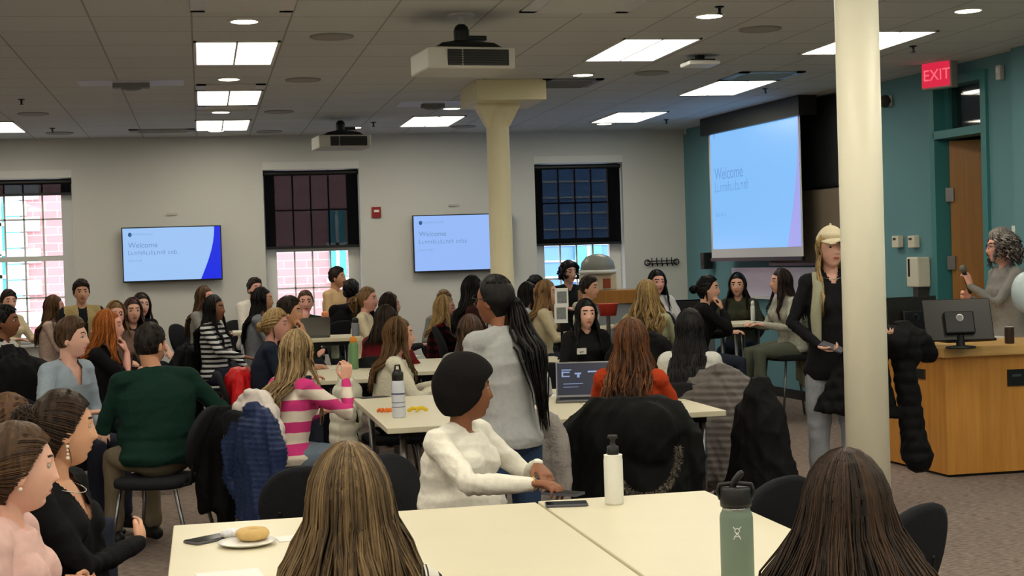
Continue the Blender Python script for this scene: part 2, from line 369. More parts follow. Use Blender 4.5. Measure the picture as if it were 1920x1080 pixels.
# windows
for i, (x0, x1, z0, z1, sh) in enumerate(WIN):
    yy = YB+.2; fw = .06
    fr = B(); fr.span((x0, yy, z0), (x0+.14, yy+.09, z1)); fr.span((x1-.14, yy, z0), (x1, yy+.09, z1)); fr.span((x0, yy, z1-.1), (x1, yy+.09, z1)); fr.span((x0, yy, z0), (x1, yy+.09, z0+.07))
    w_ = fr.obj('window_%d' % (i+1), M['white']); struct(w_)
    zm = z0+.07+(z1-.1-z0-.07)*.5; r = B(); r.span((x0+.14, yy, zm-.03), (x1-.14, yy+.08, zm+.03)); r.obj('meeting_rail', M['white'], w_)
    mb = B(); n = 4; wx = (x1-x0-.28)/n
    for k in range(1, n): mb.span((x0+.14+wx*k-.01, yy+.03, z0+.07), (x0+.14+wx*k+.01, yy+.055, z1-.1))
    for zz in (z0+.07+(zm-z0-.07)*.5, zm+(z1-.1-zm)*.5): mb.span((x0+.14, yy+.03, zz-.01), (x1-.14, yy+.055, zz+.01))
    mb.obj('muntin', M['white'], w_)
    gb = B(); gb.span((x0+.14, yy+.04, z0+.07), (x1-.14, yy+.046, z1-.1)); gb.obj('pane', M['glass'], w_)
    sl = B(); sl.span((x0-.03, YB-.05, z0-.03), (x1+.03, YB+.2, z0)); sl.obj('window_sill', M['white'], w_)
    cs = B(); cs.span((x0-.002, YB-.004, z1-.09), (x1+.002, YB+.2, z1)); cs.obj('shade_pocket', M['white'], w_)
    t = thing('roller_shade', ['black sheer roller shade nearly fully raised on the left window', 'black sheer roller shade half drawn over the window between the two televisions', 'black sheer roller shade half drawn over the window right of the far column'][i], 'roller shade', (0, 0, 0), 0, 'black roller shades on the back wall windows')
    q = B(); q.tube([(x0+.02, YB+.1, z1-.13), (x1-.02, YB+.1, z1-.13)], .03); q.obj('roller', M['black'], t)
    q = B(); q.span((x0+.015, YB+.085, sh), (x1-.015, YB+.088, z1-.11)); q.obj('shade_cloth', M['shade'], t)
    q = B(); q.span((x0+.015, YB+.078, sh-.03), (x1-.015, YB+.095, sh)); q.obj('hem_bar', M['black'], t)
# building across the street
fb = brickmat('facade_brick', (214, 150, 148), (206, 138, 136), (222, 190, 188), .4, .14)
YF = 27.
XP = PY(840, 500, YF)[0]
b = B(); b.span((-8, YF, -3), (XP, YF+.6, 9)); fac = tag(b.obj('brick_building', fb), 'pinkish red brick building seen through the two left windows', 'building')
stone = mat('pale_stone', (226, 222, 214), .8, var=.05, scale=4); tealg = mat('teal_window_glass', (86, 178, 182), .15, spec=.8); tealg2 = mat('blue_grey_glass', (120, 150, 190), .2, spec=.8)
b = B()
for k in range(26):
    z = -1.2+k*.27; wq = .55 if k % 2 else .34
    q = PY(55, 500, YF)[0]; b.span((q-.35, YF-.05, z), (q-.35+wq, YF, z+.25))
b.obj('stone_quoin', stone, fac)
for (px0, px1, py0, py1) in ((-40, 40, 372, 470), (-40, 44, 478, 560), (614, 650, 395, 520)):
    a = PY(px0, py0, YF); c = PY(px1, py1, YF); b = B(); b.span((a[0], YF-.04, c[2]), (c[0], YF+.02, a[2]))
    f_ = b.obj('window', tealg, fac)
    q = B(); q.span((a[0]-.06, YF-.07, c[2]-.08), (c[0]+.06, YF-.04, c[2])); q.span((a[0]-.06, YF-.07, (a[2]+c[2])/2-.03), (c[0]+.06, YF-.04, (a[2]+c[2])/2+.03)); q.span(((a[0]+c[0])/2-.03, YF-.07, c[2]), ((a[0]+c[0])/2+.03, YF-.04, a[2]))
    q.obj('window_frame', stone, f_)
b = B(); b.span((XP+.1, YF+1, -3), (18, YF+1.5, 9)); f2 = tag(b.obj('pale_building', mat('pale_clapboard', (112, 150, 200), .8)), 'pale clapboard building seen through the right window', 'building')
b = B()
for k in range(40): b.span((XP+.1, YF+.97, -3+k*.3), (18, YF+1, -3+k*.3+.03))
b.obj('clapboard_edge', stone, f2)
a = PY(1076, 462, YF+1); c = PY(1128, 515, YF+1); b = B(); b.span((a[0], YF+.93, c[2]), (c[0], YF+1, a[2])); f_ = b.obj('window', tealg, f2)
q = B(); q.span((a[0]-.1, YF+.9, c[2]-.12), (c[0]+.1, YF+.95, c[2])); q.span(((a[0]+c[0])/2-.03, YF+.9, c[2]), ((a[0]+c[0])/2+.03, YF+.95, a[2])); q.obj('window_frame', stone, f_)
b = B(); b.span((-20, YB+.7, -3.1), (25, YF+3, -3)); struct(b.obj('ground_outside', mat('pavement', (150, 150, 148), .9)))

# ------------------------------------------------------------------ ceiling fixtures
LX = []
def light(x0, y0, label, x1=None, y1=None):
    x1 = x1 or x0+.59; y1 = y1 or y0+1.2
    t = thing('ceiling_light', label, 'ceiling light', ((x0+x1)/2, (y0+y1)/2, HC), 0, 'recessed rectangular ceiling lights')
    hx = (x1-x0)/2; hy = (y1-y0)/2; f_ = B()
    f_.span((-hx, -hy, -.012), (hx, -hy+.02, .0)); f_.span((-hx, hy-.02, -.012), (hx, hy, 0)); f_.span((-hx, -hy, -.012), (-hx+.02, hy, 0)); f_.span((hx-.02, -hy, -.012), (hx, hy, 0)); f_.span((-.008, -hy, -.014), (.008, hy, -.004))
    f_.obj('frame', M['white'], t); d = B(); d.span((-hx+.02, -hy+.02, -.006), (-.008, hy-.02, -.001)); d.span((.008, -hy+.02, -.006), (hx-.02, hy-.02, -.001)); d.obj('diffuser', M['panel'], t)
for x, y, l in ((-.01, 10.6, 'lit rectangular ceiling panel nearest in the left row'), (-.01, 13.55, 'lit rectangular ceiling panel second in the left row, between two vents'), (-.03, 16.3, 'lit rectangular ceiling panel farthest in the left row'),
                (-2.42, 16.2, 'lit ceiling panel at the far left edge of the photo'), (3.0, 10.5, 'lit slanted ceiling panel right of the near projector'), (4.61, 13.1, 'lit ceiling panel joined to a bluish vent above the big screen'),
                (4.46, 15.95, 'lit ceiling panel farthest right, above the right window'), (2.25, 16.15, 'lit ceiling panel between the far projector and the far column'), (4.67, 10.15, 'lit ceiling panel partly behind the near round pillar')):
    light(x, y, l)
for k, (x, y) in enumerate([(-3.2, 10.5), (-3.2, 13.4), (-.01, 7.4)]+[(x, y) for x in (-4.4, -2.4, -.4, 1.6, 3.6, 5.6) for y in (-2., .4, 2.8, 5.2)]+[(3., 7.3), (5.2, 7.3), (-3.2, 7.6)]):  # unseen panels added, set densely near the camera as fill light for faces
    light(x, y, 'unseen rectangular ceiling panel added out of view to brighten the room')
def at_ceiling(px, py): return PZ(px, py, HC)
dn = None
for k, (px, py, l) in enumerate(((458, 38, 'nearest recessed downlight in the left row'), (429, 147, 'recessed downlight in front of the left vent'), (414, 209, 'small downlight between the second and third left panels'), (405, 244, 'tiny downlight against the back wall beyond the left panels'),
                                 (1330, 28, 'recessed downlight above the near right light panel'), (1093, 139, 'recessed downlight just beyond the near right light panel'), (847, 202, 'recessed downlight left of the far column capital'), (1133, 231, 'tiny downlight beside the farthest right panel'),
                                 (1815, 18, 'recessed downlight at the top right near the exit sign'), (663, 238, 'tiny downlight in front of the light panel beside the far projector'))):
    p = at_ceiling(px, py)
    if dn is None:
        dn = thing('downlight', l, 'downlight', p, 0, 'round recessed downlights'); q = B(); q.lathe([(.105, 0), (.105, -.006), (.085, -.012), (.085, 0)]); q.obj('trim_ring', M['white'], dn, True)
        q = B(); q.lathe([(.084, -.002), (.084, -.011), (.01, -.011)]); q.obj('lens', M['spot'], dn)
    else: dup(dn, p, 0, l)
sp = None
for k, (px, py, l) in enumerate(((622, 68, 'round ceiling speaker left of the near projector'), (568, 149, 'round ceiling speaker between the left panels and the near projector'), (523, 209, 'small round ceiling speaker right of the left light row'), (505, 246, 'faint round ceiling speaker close to the back wall'),
                                 (1425, 54, 'round ceiling speaker on the right side of the ceiling'), (1221, 136, 'round ceiling speaker below the near right light panel'), (868, 237, 'faint round ceiling speaker right of the far light panel'), (62, 213, 'round ceiling speaker above the left window'), (112, 249, 'small round ceiling speaker by the wall above the left window'))):
    p = at_ceiling(px, py)
    if sp is None:
        sp = thing('ceiling_speaker', l, 'speaker', p, 0, 'round ceiling speakers'); q = B(); q.lathe([(.15, 0), (.15, -.008), (.13, -.012), (.13, 0)]); q.obj('rim', mat('rim_grey', (150, 149, 143), .6), sp, True)
        q = B(); q.lathe([(.13, -.001), (.13, -.01), (.01, -.012)]); q.obj('grille', M['speaker'], sp)
    else: dup(sp, p, 0, l)
def vent(x0, y0, x1, y1, label, col=None, n=7, panel=False):
    t = thing('ceiling_vent', label, 'vent', ((x0+x1)/2, (y0+y1)/2, HC)); hx = (x1-x0)/2; hy = (y1-y0)/2; mm = col or M['vent']
    if panel:
        q = B(); q.span((-hx, -hy, -.01), (hx, hy, 0)); q.obj('panel', mat('panel_lavender', (206, 208, 226), .5), t); q = B(); q.span((-hx*.35, -.05, -.05), (hx*.35, .05, -.01)); q.ball((0, 0, -.05), (.09, .06, .02)); q.obj('fixture', mat('fixture_grey', (120, 122, 126), .5), t); return
    q = B(); f = .1 if hx > .2 else .03
    fx = hx*.28; fy = hy*.22
    q.span((-hx, -hy, -.012), (-hx+fx, hy, 0)); q.span((hx-fx, -hy, -.012), (hx, hy, 0)); q.span((-hx, -hy, -.012), (hx, -hy+fy, 0)); q.span((-hx, hy-fy, -.012), (hx, hy, 0)); q.obj('frame', mm, t)
    q = B(); q.span((-hx+fx, -hy+fy, -.002), (hx-fx, hy-fy, 0)); q.obj('backing', M['grille'], t)
    for k in range(n):
        yy = -hy+fy+(2*hy-2*fy)*(k+.5)/n; q = B(); q.box((0, yy, -.012), (2*hx-2*fx, (2*hy-2*fy)/n*.62, .004), rot=rotx(-.5)); q.obj('slat', mm, t)
vent(-.02, 8.75, .59, 9.35, 'white square louvred vent at the top left edge')
vent(2.0, 8.75, 2.7, 9.36, 'white louvred vent at the top centre edge')
vent(0.0, 13.1, .58, 13.5, 'narrow white vent before the second left light panel', n=4)
vent(0.0, 14.8, .56, 15.2, 'narrow white vent beyond the second left light panel', n=4)
vent(4.61, 14.32-1.84, 5.2, 13.07, 'bluish vent joined to the light panel above the big screen', mat('vent_blue', (150, 176, 196), .5), 5)
vent(2.95, 12.9, 3.5, 13.5, 'dark grey vent right of the far column capital', mat('vent_grey', (120, 124, 132), .6), 5)
vent(-.95, 12.75, -.1, 13.15, 'pale ceiling tile with a camera fixture left of the light row', panel=True)
vent(1.95, 14.6, 2.6, 15.1, 'pale ceiling panel with a fixture left of the far column', panel=True)
vent(-.75, 17.3, -.02, 17.6, 'narrow slot vent by the back wall above the left television', M['speaker'], 3)
t = thing('access_point', 'white wireless access point on the ceiling above the right light panels', 'access point', at_ceiling(1312, 104))
q = B(); q.span((-.1, -.08, -.05), (.1, .08, -.035)); q.obj('bracket', M['black'], t); q = B(); q.span((-.03, -.03, -.04), (.03, .03, 0)); q.obj('stem', M['black'], t); q = B(); q.span((-.13, -.12, -.085), (.13, .12, -.05)); q.obj('casing', M['plate'], t, bevel=.015)
spk = None
for (px, py, l) in ((40, 186, 'tiny sprinkler above the left window'), (98, 240, 'tiny sprinkler left of the third ceiling grid line'), (700, 229, 'tiny sprinkler right of the far projector'), (1435, 166, 'tiny sprinkler above the projection screen'), (1712, 86, 'tiny sprinkler left of the exit sign'), (1349, 12, 'tiny sprinkler beside the top right downlight'), (1249, 224, 'tiny sprinkler above the right window')):
    p = at_ceiling(px, py)
    if spk is None:
        spk = thing('sprinkler', l, 'sprinkler', p, 0, 'ceiling sprinklers'); q = B(); q.lathe([(.03, 0), (.03, -.006), (.01, -.012), (.008, -.04), (.018, -.045), (.018, -.05), (.004, -.052)]); q.obj('head', M['darkmetal'], spk)
    else: dup(spk, p, 0, l)
# projectors
def projector(px, py, d, label, sc=1.):
    p = PD(px, py, d); top = HC-p[2]; t = thing('projector', label, 'projector', (p[0], p[1], p[2]), math.radians(6), 'projectors hung from the ceiling')
    W, D, H = .56*sc, .46*sc, .135*sc
    q = B(); q.span((-W/2, -D/2, -H), (W/2, D/2, 0)); q.obj('casing', M['proj'], t, bevel=.012)
    q = B(); q.span((-W*.28, -D/2-.006, -H*.85), (-W*.12, -D/2, -H*.12)); q.span((-W*.10, -D/2-.006, -H*.85), (W*.42, -D/2, -H*.12)); g = q.obj('vent_grille', M['grille'], t)
    q = B()
    for k in range(6): q.span((-W*.28, -D/2-.009, -H*(.2+.11*k)), (W*.42, -D/2-.005, -H*(.2+.11*k)+.004))
    q.obj('grille_bar', M['darkmetal'], g)
    q = B(); q.tube([(W*.2, D/2-.02, -H/2), (W*.2, D/2+.06, -H/2)], .05, 20); q.obj('lens', M['black'], t)
    q = B(); q.rings([np.array([(-a, -c, z), (a, -c, z), (a, c, z), (-a, c, z)]) for a, c, z in ((W*.38, D*.4, .003), (W*.3, D*.35, .035), (W*.12, D*.15, .06), (W*.1, D*.12, .065))]); q.tube([(0, 0, .05), (0, 0, .13)], .05, 16); q.box((.1*sc, 0, .085), (.12, .05, .03)); q.obj('mount_plate', M['black'], t, bevel=.004)
    q = B(); q.tube([(0, 0, .12), (0, 0, top-.015)], .024, 14); q.lathe([(.09, top-.012), (.09, top)], n=20); q.obj('pole', M['vent'], t)
projector(866, 97, 9.6, 'large grey ceiling projector near the top centre of the room')
projector(639, 256, 16.3, 'smaller grey ceiling projector hung before the back wall', 1.0)
# columns
pc = PZ(935, 183, HC); dcol = 12.6
pc = PD(935, 300, 13.5)
t = thing('column', 'cream column with broad box capital behind the standing person in grey', 'column', (pc[0], pc[1], 0))
q = B(); q.lathe([(.14, 0), (.14, .12), (.108, .14), (.1, 2.9), (.1, 3.)], n=32); q.obj('shaft', M['column'], t, True)
q = B(); q.rings([np.array([(-a, -c, z), (a, -c, z), (a, c, z), (-a, c, z)]) for a, c, z in ((.1, .06, 2.78), (.2, .1, 2.98), (.2, .1, 3.0))]); q.obj('bracket', M['column'], t)
q = B(); q.span((-.25, -.36, 2.98), (.37, .45, HC-.001)); q.obj('capital', M['column'], t, bevel=.004)
pp = PD(1617, 450, 6.9)
t = thing('column', 'near round white painted pillar hiding part of the person in the cap', 'column', (pp[0], pp[1], 0))
q = B(); q.lathe([(.098, .06), (.098, HC)], n=48); q.obj('shaft', M['pillar'], t, True)
q = B(); q.lathe([(.15, 0), (.15, .05), (.105, .075)], n=32); q.obj('base', M['pillar'], t)

# ------------------------------------------------------------------ things on the back wall
def strokes(buf, x0, z, y, length, h, seed, gap=.35):
    """a line of small unreadable letter-like marks"""
    g = random.Random(seed); x = x0
    while x < x0+length:
        wv = h*g.uniform(.35, .7)
        if g.random() < .12: x += h*.5; continue
        kind = g.random()
        buf.span((x, y-.001, z), (x+h*.13, y, z+h*g.choice((.7, .7, 1.))))
        if kind < .7: buf.span((x, y-.001, z+h*.55), (x+wv*.8, y, z+h*.68))
        if kind > .3: buf.span((x, y-.001, z), (x+wv*.8, y, z+h*.12))
        if kind < .5: buf.span((x+wv*.7, y-.001, z), (x+wv*.85, y, z+h*.65))
        x += wv+h*gap
def text(body, size, loc, rot, m, parent, name='lettering', ext=.0008):
    cu = bpy.data.curves.new(name, 'FONT'); cu.body = body; cu.size = size; cu.extrude = ext; cu.materials.append(m)
    o = bpy.data.objects.new('tmpt', cu); C.objects.link(o); dg = bpy.context.evaluated_depsgraph_get(); me = bpy.data.meshes.new_from_object(o.evaluated_get(dg)); bpy.data.objects.remove(o)
    o = bpy.data.objects.new(name, me); C.objects.link(o); o.location = loc; o.rotation_euler = rot; o.parent = parent; return o
navy = mat('slide_ink', (70, 110, 160), .5); 
def television(px0, py0, px1, py1, label, flip):
    yy = YB-.11; a = PY(px0, py0, yy); c = PY(px1, py1, yy); W = c[0]-a[0]; H = W*.565; z = (a[2]+c[2])/2
    t = thing('television', label, 'television', ((a[0]+c[0])/2, yy, z), 0, 'wall televisions showing a welcome slide')
    q = B(); q.span((-W/2, 0, -H/2), (W/2, .05, H/2)); q.obj('bezel', M['black'], t, bevel=.004)
    q = B(); q.span((-.2, .05, -.15), (.2, .11, .15)); q.obj('wall_mount', M['black'], t)
    sc_ = emis('slide_screen', (160, 200, 250) if not flip else (152, 188, 252), .95)
    blue = emis('slide_blue', (10, 40, 235), .9); pale = emis('slide_white_line', (215, 228, 255), .95)
    q = B(); q.span((-W/2+.012, -.002, -H/2+.018), (W/2-.012, 0, H/2-.012)); s_ = q.obj('screen', sc_, t)
    pts = []
    for k in range(13):
        u = k/12; xx = W/2-.075-.0*u; pts.append((W/2-.08-.17*(1-math.cos(u*PI/2))**1.0, H/2-.012-u*(H-.03)))
    Fv = [(x, -.004, zz) for x, zz in pts]+[(W/2-.012, -.004, -H/2+.018), (W/2-.012, -.004, H/2-.012)]
    q = B(); q.rings([np.array(Fv), np.array(Fv)+np.array((0, .0015, 0))]); q.obj('slide_curve', blue, s_)
    ink = emis('slide_text', (112, 152, 200), .9); inkd = emis('slide_logo', (40, 96, 150), .9)
    text('Welcome', .085, (-W/2+.07, -.004, H*.13), (PI/2, 0, 0), ink, s_)
    q = B(); strokes(q, -W/2+.07, H*.0, -.003, W*.48, .05, 5, .15); strokes(q, -W/2+.07, -H*.12, -.003, W*.13, .022, 8); strokes(q, -W/2+.13, H*.355, -.003, W*.2, .025, 9); q.obj('slide_lettering', ink, s_)
    q = B(); q.ball((-W/2+.095, -.004, H*.365), (.022, .003, .026), nu=12, nv=6); q.obj('slide_logo', inkd, s_)
television(229, 476, 416, 476, 'wall television left of the middle window, slide with a wide blue curve', 0)
television(775, 455, 962, 455, 'wall television partly behind the far cream column', 1)
p = PY(706, 398, YB-.03); t = thing('fire_alarm', 'red fire alarm strobe on the wall right of the middle window', 'fire alarm', p)
q = B(); q.span((-.055, 0, -.065), (.055, .03, .065)); q.obj('housing', M['red'], t, bevel=.006); q = B(); q.span((-.03, -.008, .0), (.03, 0, .03)); q.obj('strobe_lens', M['plate'], t)
for (px, py, l) in ((322, 402, 'small pale cable plate above the left television'), (851, 385, 'small pale cable plate above the right television')):
    p = PY(px, py, YB-.008); q = B(); q.box((0, 0, 0), (.13, .012, .025)); o = q.obj('cable_plate', mat('pale_plastic', (188, 182, 172), .6)); o.location = p; tag(o, l, 'wall plate')
p = PY(1241, 491, YB-.03); t = thing('coat_rack', 'small dark metal coat hook rack on the wall right of the right window', 'coat rack', p)
q = B(); q.tube([(-.19, 0, .012), (.19, 0, .012)], .006, 6); q.tube([(-.19, 0, -.02), (.19, 0, -.02)], .006, 6)
for sx in (-.19, .19): q.tube([(sx+.035*math.cos(a), -.002, -.004+.035*math.sin(a)) for a in np.linspace(0, 2*PI, 13)], .007, 6)
q.obj('rail', M['darkmetal'], t)
for k in range(5):
    q = B(); x = -.13+k*.065; q.tube([(x, 0, .05), (x, .0, -.03), (x, -.03, -.05), (x, -.045, -.02)], .006, 6); q.obj('hook', M['darkmetal'], t)
p = PY(1288, 244, YB-.06); t = thing('wall_speaker', 'small white box mounted high in the corner of the back wall', 'speaker', p)
q = B(); q.box((0, 0, 0), (.07, .08, .11)); q.obj('casing', M['vent'], t, bevel=.01); q = B(); q.box((0, .045, .02), (.03, .03, .03)); q.obj('bracket', M['vent'], t)

# ------------------------------------------------------------------ right wall things
zt = lambda px, py, o=0.: onR(px, py, o)[2]
so = .28                                  # projection screen hangs this far from the wall
sa = sR(onR(1331, 350, so)); sb = sR(onR(1503, 350, so)); zb = zt(1335, 487, so); ztop = zt(1332, 232, so)
t = thing('projection_screen', 'large pulled down projection screen with pale blue slide on the teal wall', 'projection screen')
q = B(); rbox(q, sa, sb, zb+.0, HC-.14, so-.006, so-.002); q.obj('black_border', M['black'], t)
q = B(); rbox(q, sa+.0, sb-.0, zb+.02, ztop, so-.002, so); sw = q.obj('white_border', mat('screen_fabric', (205, 205, 210), .8), t)
q = B(); rbox(q, sa-.1, sb+.1, HC-.2, HC-.002, so-.14, so+.06); q.obj('housing', M['black'], t)
q = B(); rbox(q, sa, sb, zb-.02, zb+.02, so-.02, so+.015); q.obj('bottom_bar', M['darkmetal'], t)
W = sb-sa; z0 = zb+.12; z1 = ztop-.06
q = B(); rbox(q, sa+.05, sb-.04, z0, z1, so, so+.002); sl_ = q.obj('slide', emis('big_slide', (136, 196, 255), .95), t)
V = [RP(sb-.04-(.05+.42*((k/12)**1.6 if 1 else 0))*1.0, z1-(z1-z0)*k/12, so+.004) for k in range(13)]
V = [RP(sb-.06-.30*max(0, (k/12-.25)/.75)**1.5, z1-(z1-z0)*k/12, so+.004) for k in range(13)]+[RP(sb-.04, z0, so+.004), RP(sb-.04, z1, so+.004)]
V = np.array(V); q = B(); q.rings([V, V-NR*.0015]); q.obj('slide_curve', emis('slide_lilac', (172, 172, 245), .9), sl_)
ang = math.atan2(TR[1], TR[0])
ik = emis('big_slide_text', (118, 166, 226), .9)
text('Welcome', .2, tuple(RP(sa+.16, zt(1350, 337, so), so+.004)), (PI/2, 0, ang), ik, sl_)
q = B(); strokes(q, 0, 0, 0, W*.42, .11, 5, .15); strokes(q, 0, -.28, 0, W*.12, .05, 8); strokes(q, .12, .72, 0, W*.17, .07, 3); q.span((0, -.001, .62), (.03, 0, .85))
o = q.obj('slide_lettering', ik, sl_); o.location = tuple(RP(sa+.16, zt(1350, 360, so), so+.004)); o.rotation_euler = (0, 0, ang)
# dark panel behind the screen, plinth and whiteboard
ba = sR(onR(1500, 300, .02)); ba = sa+.2; bb_ = sR(onR(1578, 300, .04))+.25; zl = zt(1540, 347, .04)
t = thing('blackboard', 'large black board on the teal wall behind the projection screen', 'board'); q = B(); rbox(q, ba, bb_, zl, HC-.02, .005, .05); q.obj('board', mat('board_black', (20, 24, 24), .5), t); q = B(); rbox(q, ba, bb_, zl-.03, zl, .005, .07); q.obj('ledge', M['darkmetal'], t)
t = thing('display_panel', 'brownish grey pin board beneath the black board', 'board'); q = B(); rbox(q, sb-1.3, bb_, zb-.05, zl-.04, .005, .045); q.obj('board', mat('tan_board', (120, 108, 92), .8, var=.05, scale=30), t); q = B(); rbox(q, sb-1.3, bb_, zb-.08, zb-.05, .005, .06); q.obj('ledge', M['darkmetal'], t)
wa = sR(onR(1372, 520, .03)); wb = sR(onR(1545, 520, .03)); t = thing('whiteboard', 'pale whiteboard below the projection screen', 'whiteboard')
q = B(); rbox(q, wa, wb, zt(1450, 556, .03), zb-.1, .005, .03); q.obj('board', mat('whiteboard_enamel', (196, 202, 222), .25), t); q = B(); rbox(q, wa, wb, zt(1450, 556, .03)-.03, zt(1450, 556, .03), .005, .07); q.obj('tray', M['vent'], t)
q_ = onR(1325, 489, .1); t = thing('wall_speaker', 'small black wall speaker left of the projection screen', 'speaker', q_, ang); q = B(); q.box((0, 0, 0), (.12, .12, .2)); q.obj('casing', M['black'], t, bevel=.01); q = B(); q.ball((0, -.061, -.02), (.035, .008, .035)); q.obj('cone', M['grille'], t)
for (px, l) in ((1683, 'left of two small beige thermostats on the teal wall'), (1713, 'right of two small beige thermostats on the teal wall')):
    t = thing('thermostat', l, 'thermostat', onR(px, 453, .03), ang, 'thermostats beside the door'); q = B(); q.box((0, 0, 0), (.12, .055, .11)); q.obj('casing', mat('beige_plastic', (214, 210, 192), .5), t, bevel=.006)
    q = B(); q.box((-.01, -.029, .025), (.05, .004, .02)); q.obj('display', M['grille'], t)
t = thing('towel_dispenser', 'beige wall dispenser with dark slot beside the door', 'dispenser', onR(1722, 510, .07), ang)
q = B(); q.box((0, 0, 0), (.2, .13, .27)); q.obj('casing', mat('beige_plastic', (214, 210, 192), .5), t, bevel=.012); q = B(); q.box((-.05, -.066, .04), (.03, .004, .16)); q.obj('slot', M['dark'], t); q = B(); q.box((0.03, 0, -.18), (.09, .1, .09)); q.obj('nozzle', M['grille'], t)
t = thing('exit_sign', 'red lit exit sign on the ceiling left of the doorway', 'exit sign', onR(1761, 140, .22), math.radians(-64))
q = B(); q.box((0, 0, 0), (.31, .09, .24)); q.box((0, 0, .14), (.1, .04, .06)); q.obj('housing', mat('sign_grey', (168, 164, 160), .6), t, bevel=.006)
q = B(); q.box((0, -.047, 0), (.28, .004, .21)); fc = q.obj('face', emis('sign_red', (228, 40, 72), .9), t)
text('EXIT', .135, (-.13, -.05, -.048), (PI/2, 0, 0), emis('sign_letters', (255, 110, 120), 1.), fc)
t = thing('alarm_strobe', 'small white strobe on the teal pilaster beyond the door', 'alarm', onR(1875, 136, .03), ang); q = B(); q.box((0, 0, 0), (.06, .05, .12)); q.obj('housing', M['vent'], t, bevel=.008); q = B(); q.box((0, -.027, .02), (.03, .005, .04)); q.obj('lens', M['plate'], t)
t = thing('light_switch', 'white switch plate behind the presenter', 'switch', onR(1903, 437, .006), ang); q = B(); q.box((0, 0, 0), (.08, .008, .12)); q.obj('plate', M['plate'], t); q = B(); q.box((0, -.007, 0), (.012, .01, .025)); q.obj('toggle', M['plate'], t)
t = thing('wall_sconce', 'small grey dome on the teal wall right of the near pillar', 'camera', onR(1660, 190, .05), ang); q = B(); q.ball((0, 0, 0), (.06, .06, .06)); q.obj('dome', M['grille'], t); q = B(); q.box((0, .03, .0), (.1, .03, .1)); q.obj('bracket', M['vent'], t)

# ------------------------------------------------------------------ furniture
def table(x0, y0, x1, y1, label, h=.74, group='cream laminate tables', leg=True):
    t = thing('table', label, 'table', ((x0+x1)/2, (y0+y1)/2, 0), 0, group); hx = (x1-x0)/2-.002; hy = (y1-y0)/2-.002
    q = B(); q.span((-hx, -hy, h-.032), (hx, hy, h)); q.obj('tabletop', [M['table']], t, bevel=.004)
    q = B(); q.span((-hx+.08, -hy+.1, h-.07), (hx-.08, -hy+.13, h-.032)); q.span((-hx+.08, hy-.13, h-.07), (hx-.08, hy-.1, h-.032)); q.span((-.02, -hy+.12, h-.065), (.02, hy-.12, h-.035)); q.obj('under_frame', M['darkmetal'], t)
    for sx in (-1, 1):
        for sy in (-1, 1):
            q = B(); q.tube([(sx*(hx-.1), sy*(hy-.12), .02), (sx*(hx-.1), sy*(hy-.12), h-.04)], .02, 12, rnd_=False); q.lathe([(.03, 0), (.03, .02)], (sx*(hx-.1), sy*(hy-.12), 0), 12); q.obj('leg', M['chrome'], t, True)
    return t
table(-.13, 3.47, .505, 5.31, 'cream table at the bottom of the photo holding the plate and black phone')
table(.508, 3.47, 1.142, 5.31, 'cream table at the bottom of the photo between the plate table and the slanted seam')
table(1.15, 3.47, 1.785, 5.33, 'foreground cream table holding the big sage green bottle')
table(2.2, 2.2, 2.85, 3.84, 'cream table whose corner shows at the bottom right edge')
table(.92, 7.96, 1.545, 9.79, 'cream table with the white bottle and orange peel beyond the person in white')
table(1.548, 7.96, 2.17, 9.79, 'cream table right of the standing person in grey, under the laptop')
table(2.173, 7.96, 2.8, 9.79, 'cream table in front of the person with the grey puffer coat')
table(.62, 11.4, 1.35, 13.1, 'cream table with the pale bottle and green orange-capped bottle')
table(1.36, 11.9, 2.1, 13.4, 'cream table before the person in red plaid')
table(2.35, 11.4, 3.0, 13.0, 'cream table left of the person in black with a name tag')
table(-1.25, 8.6, -.75, 9.9, 'cream table by the person in the pale blue shirt, mostly hidden')
table(-2.2, 13.0, -1.3, 14.4, 'cream table near the left window')
def spot(px, py, z): return PZ(px, py, z)
def hightable(px, py, d, wd, dp, label):
    p = PD(px, py, d); return table(p[0]-wd/2, p[1]-.05, p[0]+wd/2, p[1]+dp, label, max(.74, p[2]))
hightable(1405, 606, 14.7, .42, .6, 'high cream table by the person in the olive jacket at right')
hightable(470, 622, 15.3, .35, .5, 'cream table behind the black-clad person in the striped top')
HT1 = PD(615, 634, 13.5)[2]; hightable(615, 634, 13.5, .62, .6, 'high cream table with the tan laptop and orange to purple tumbler')
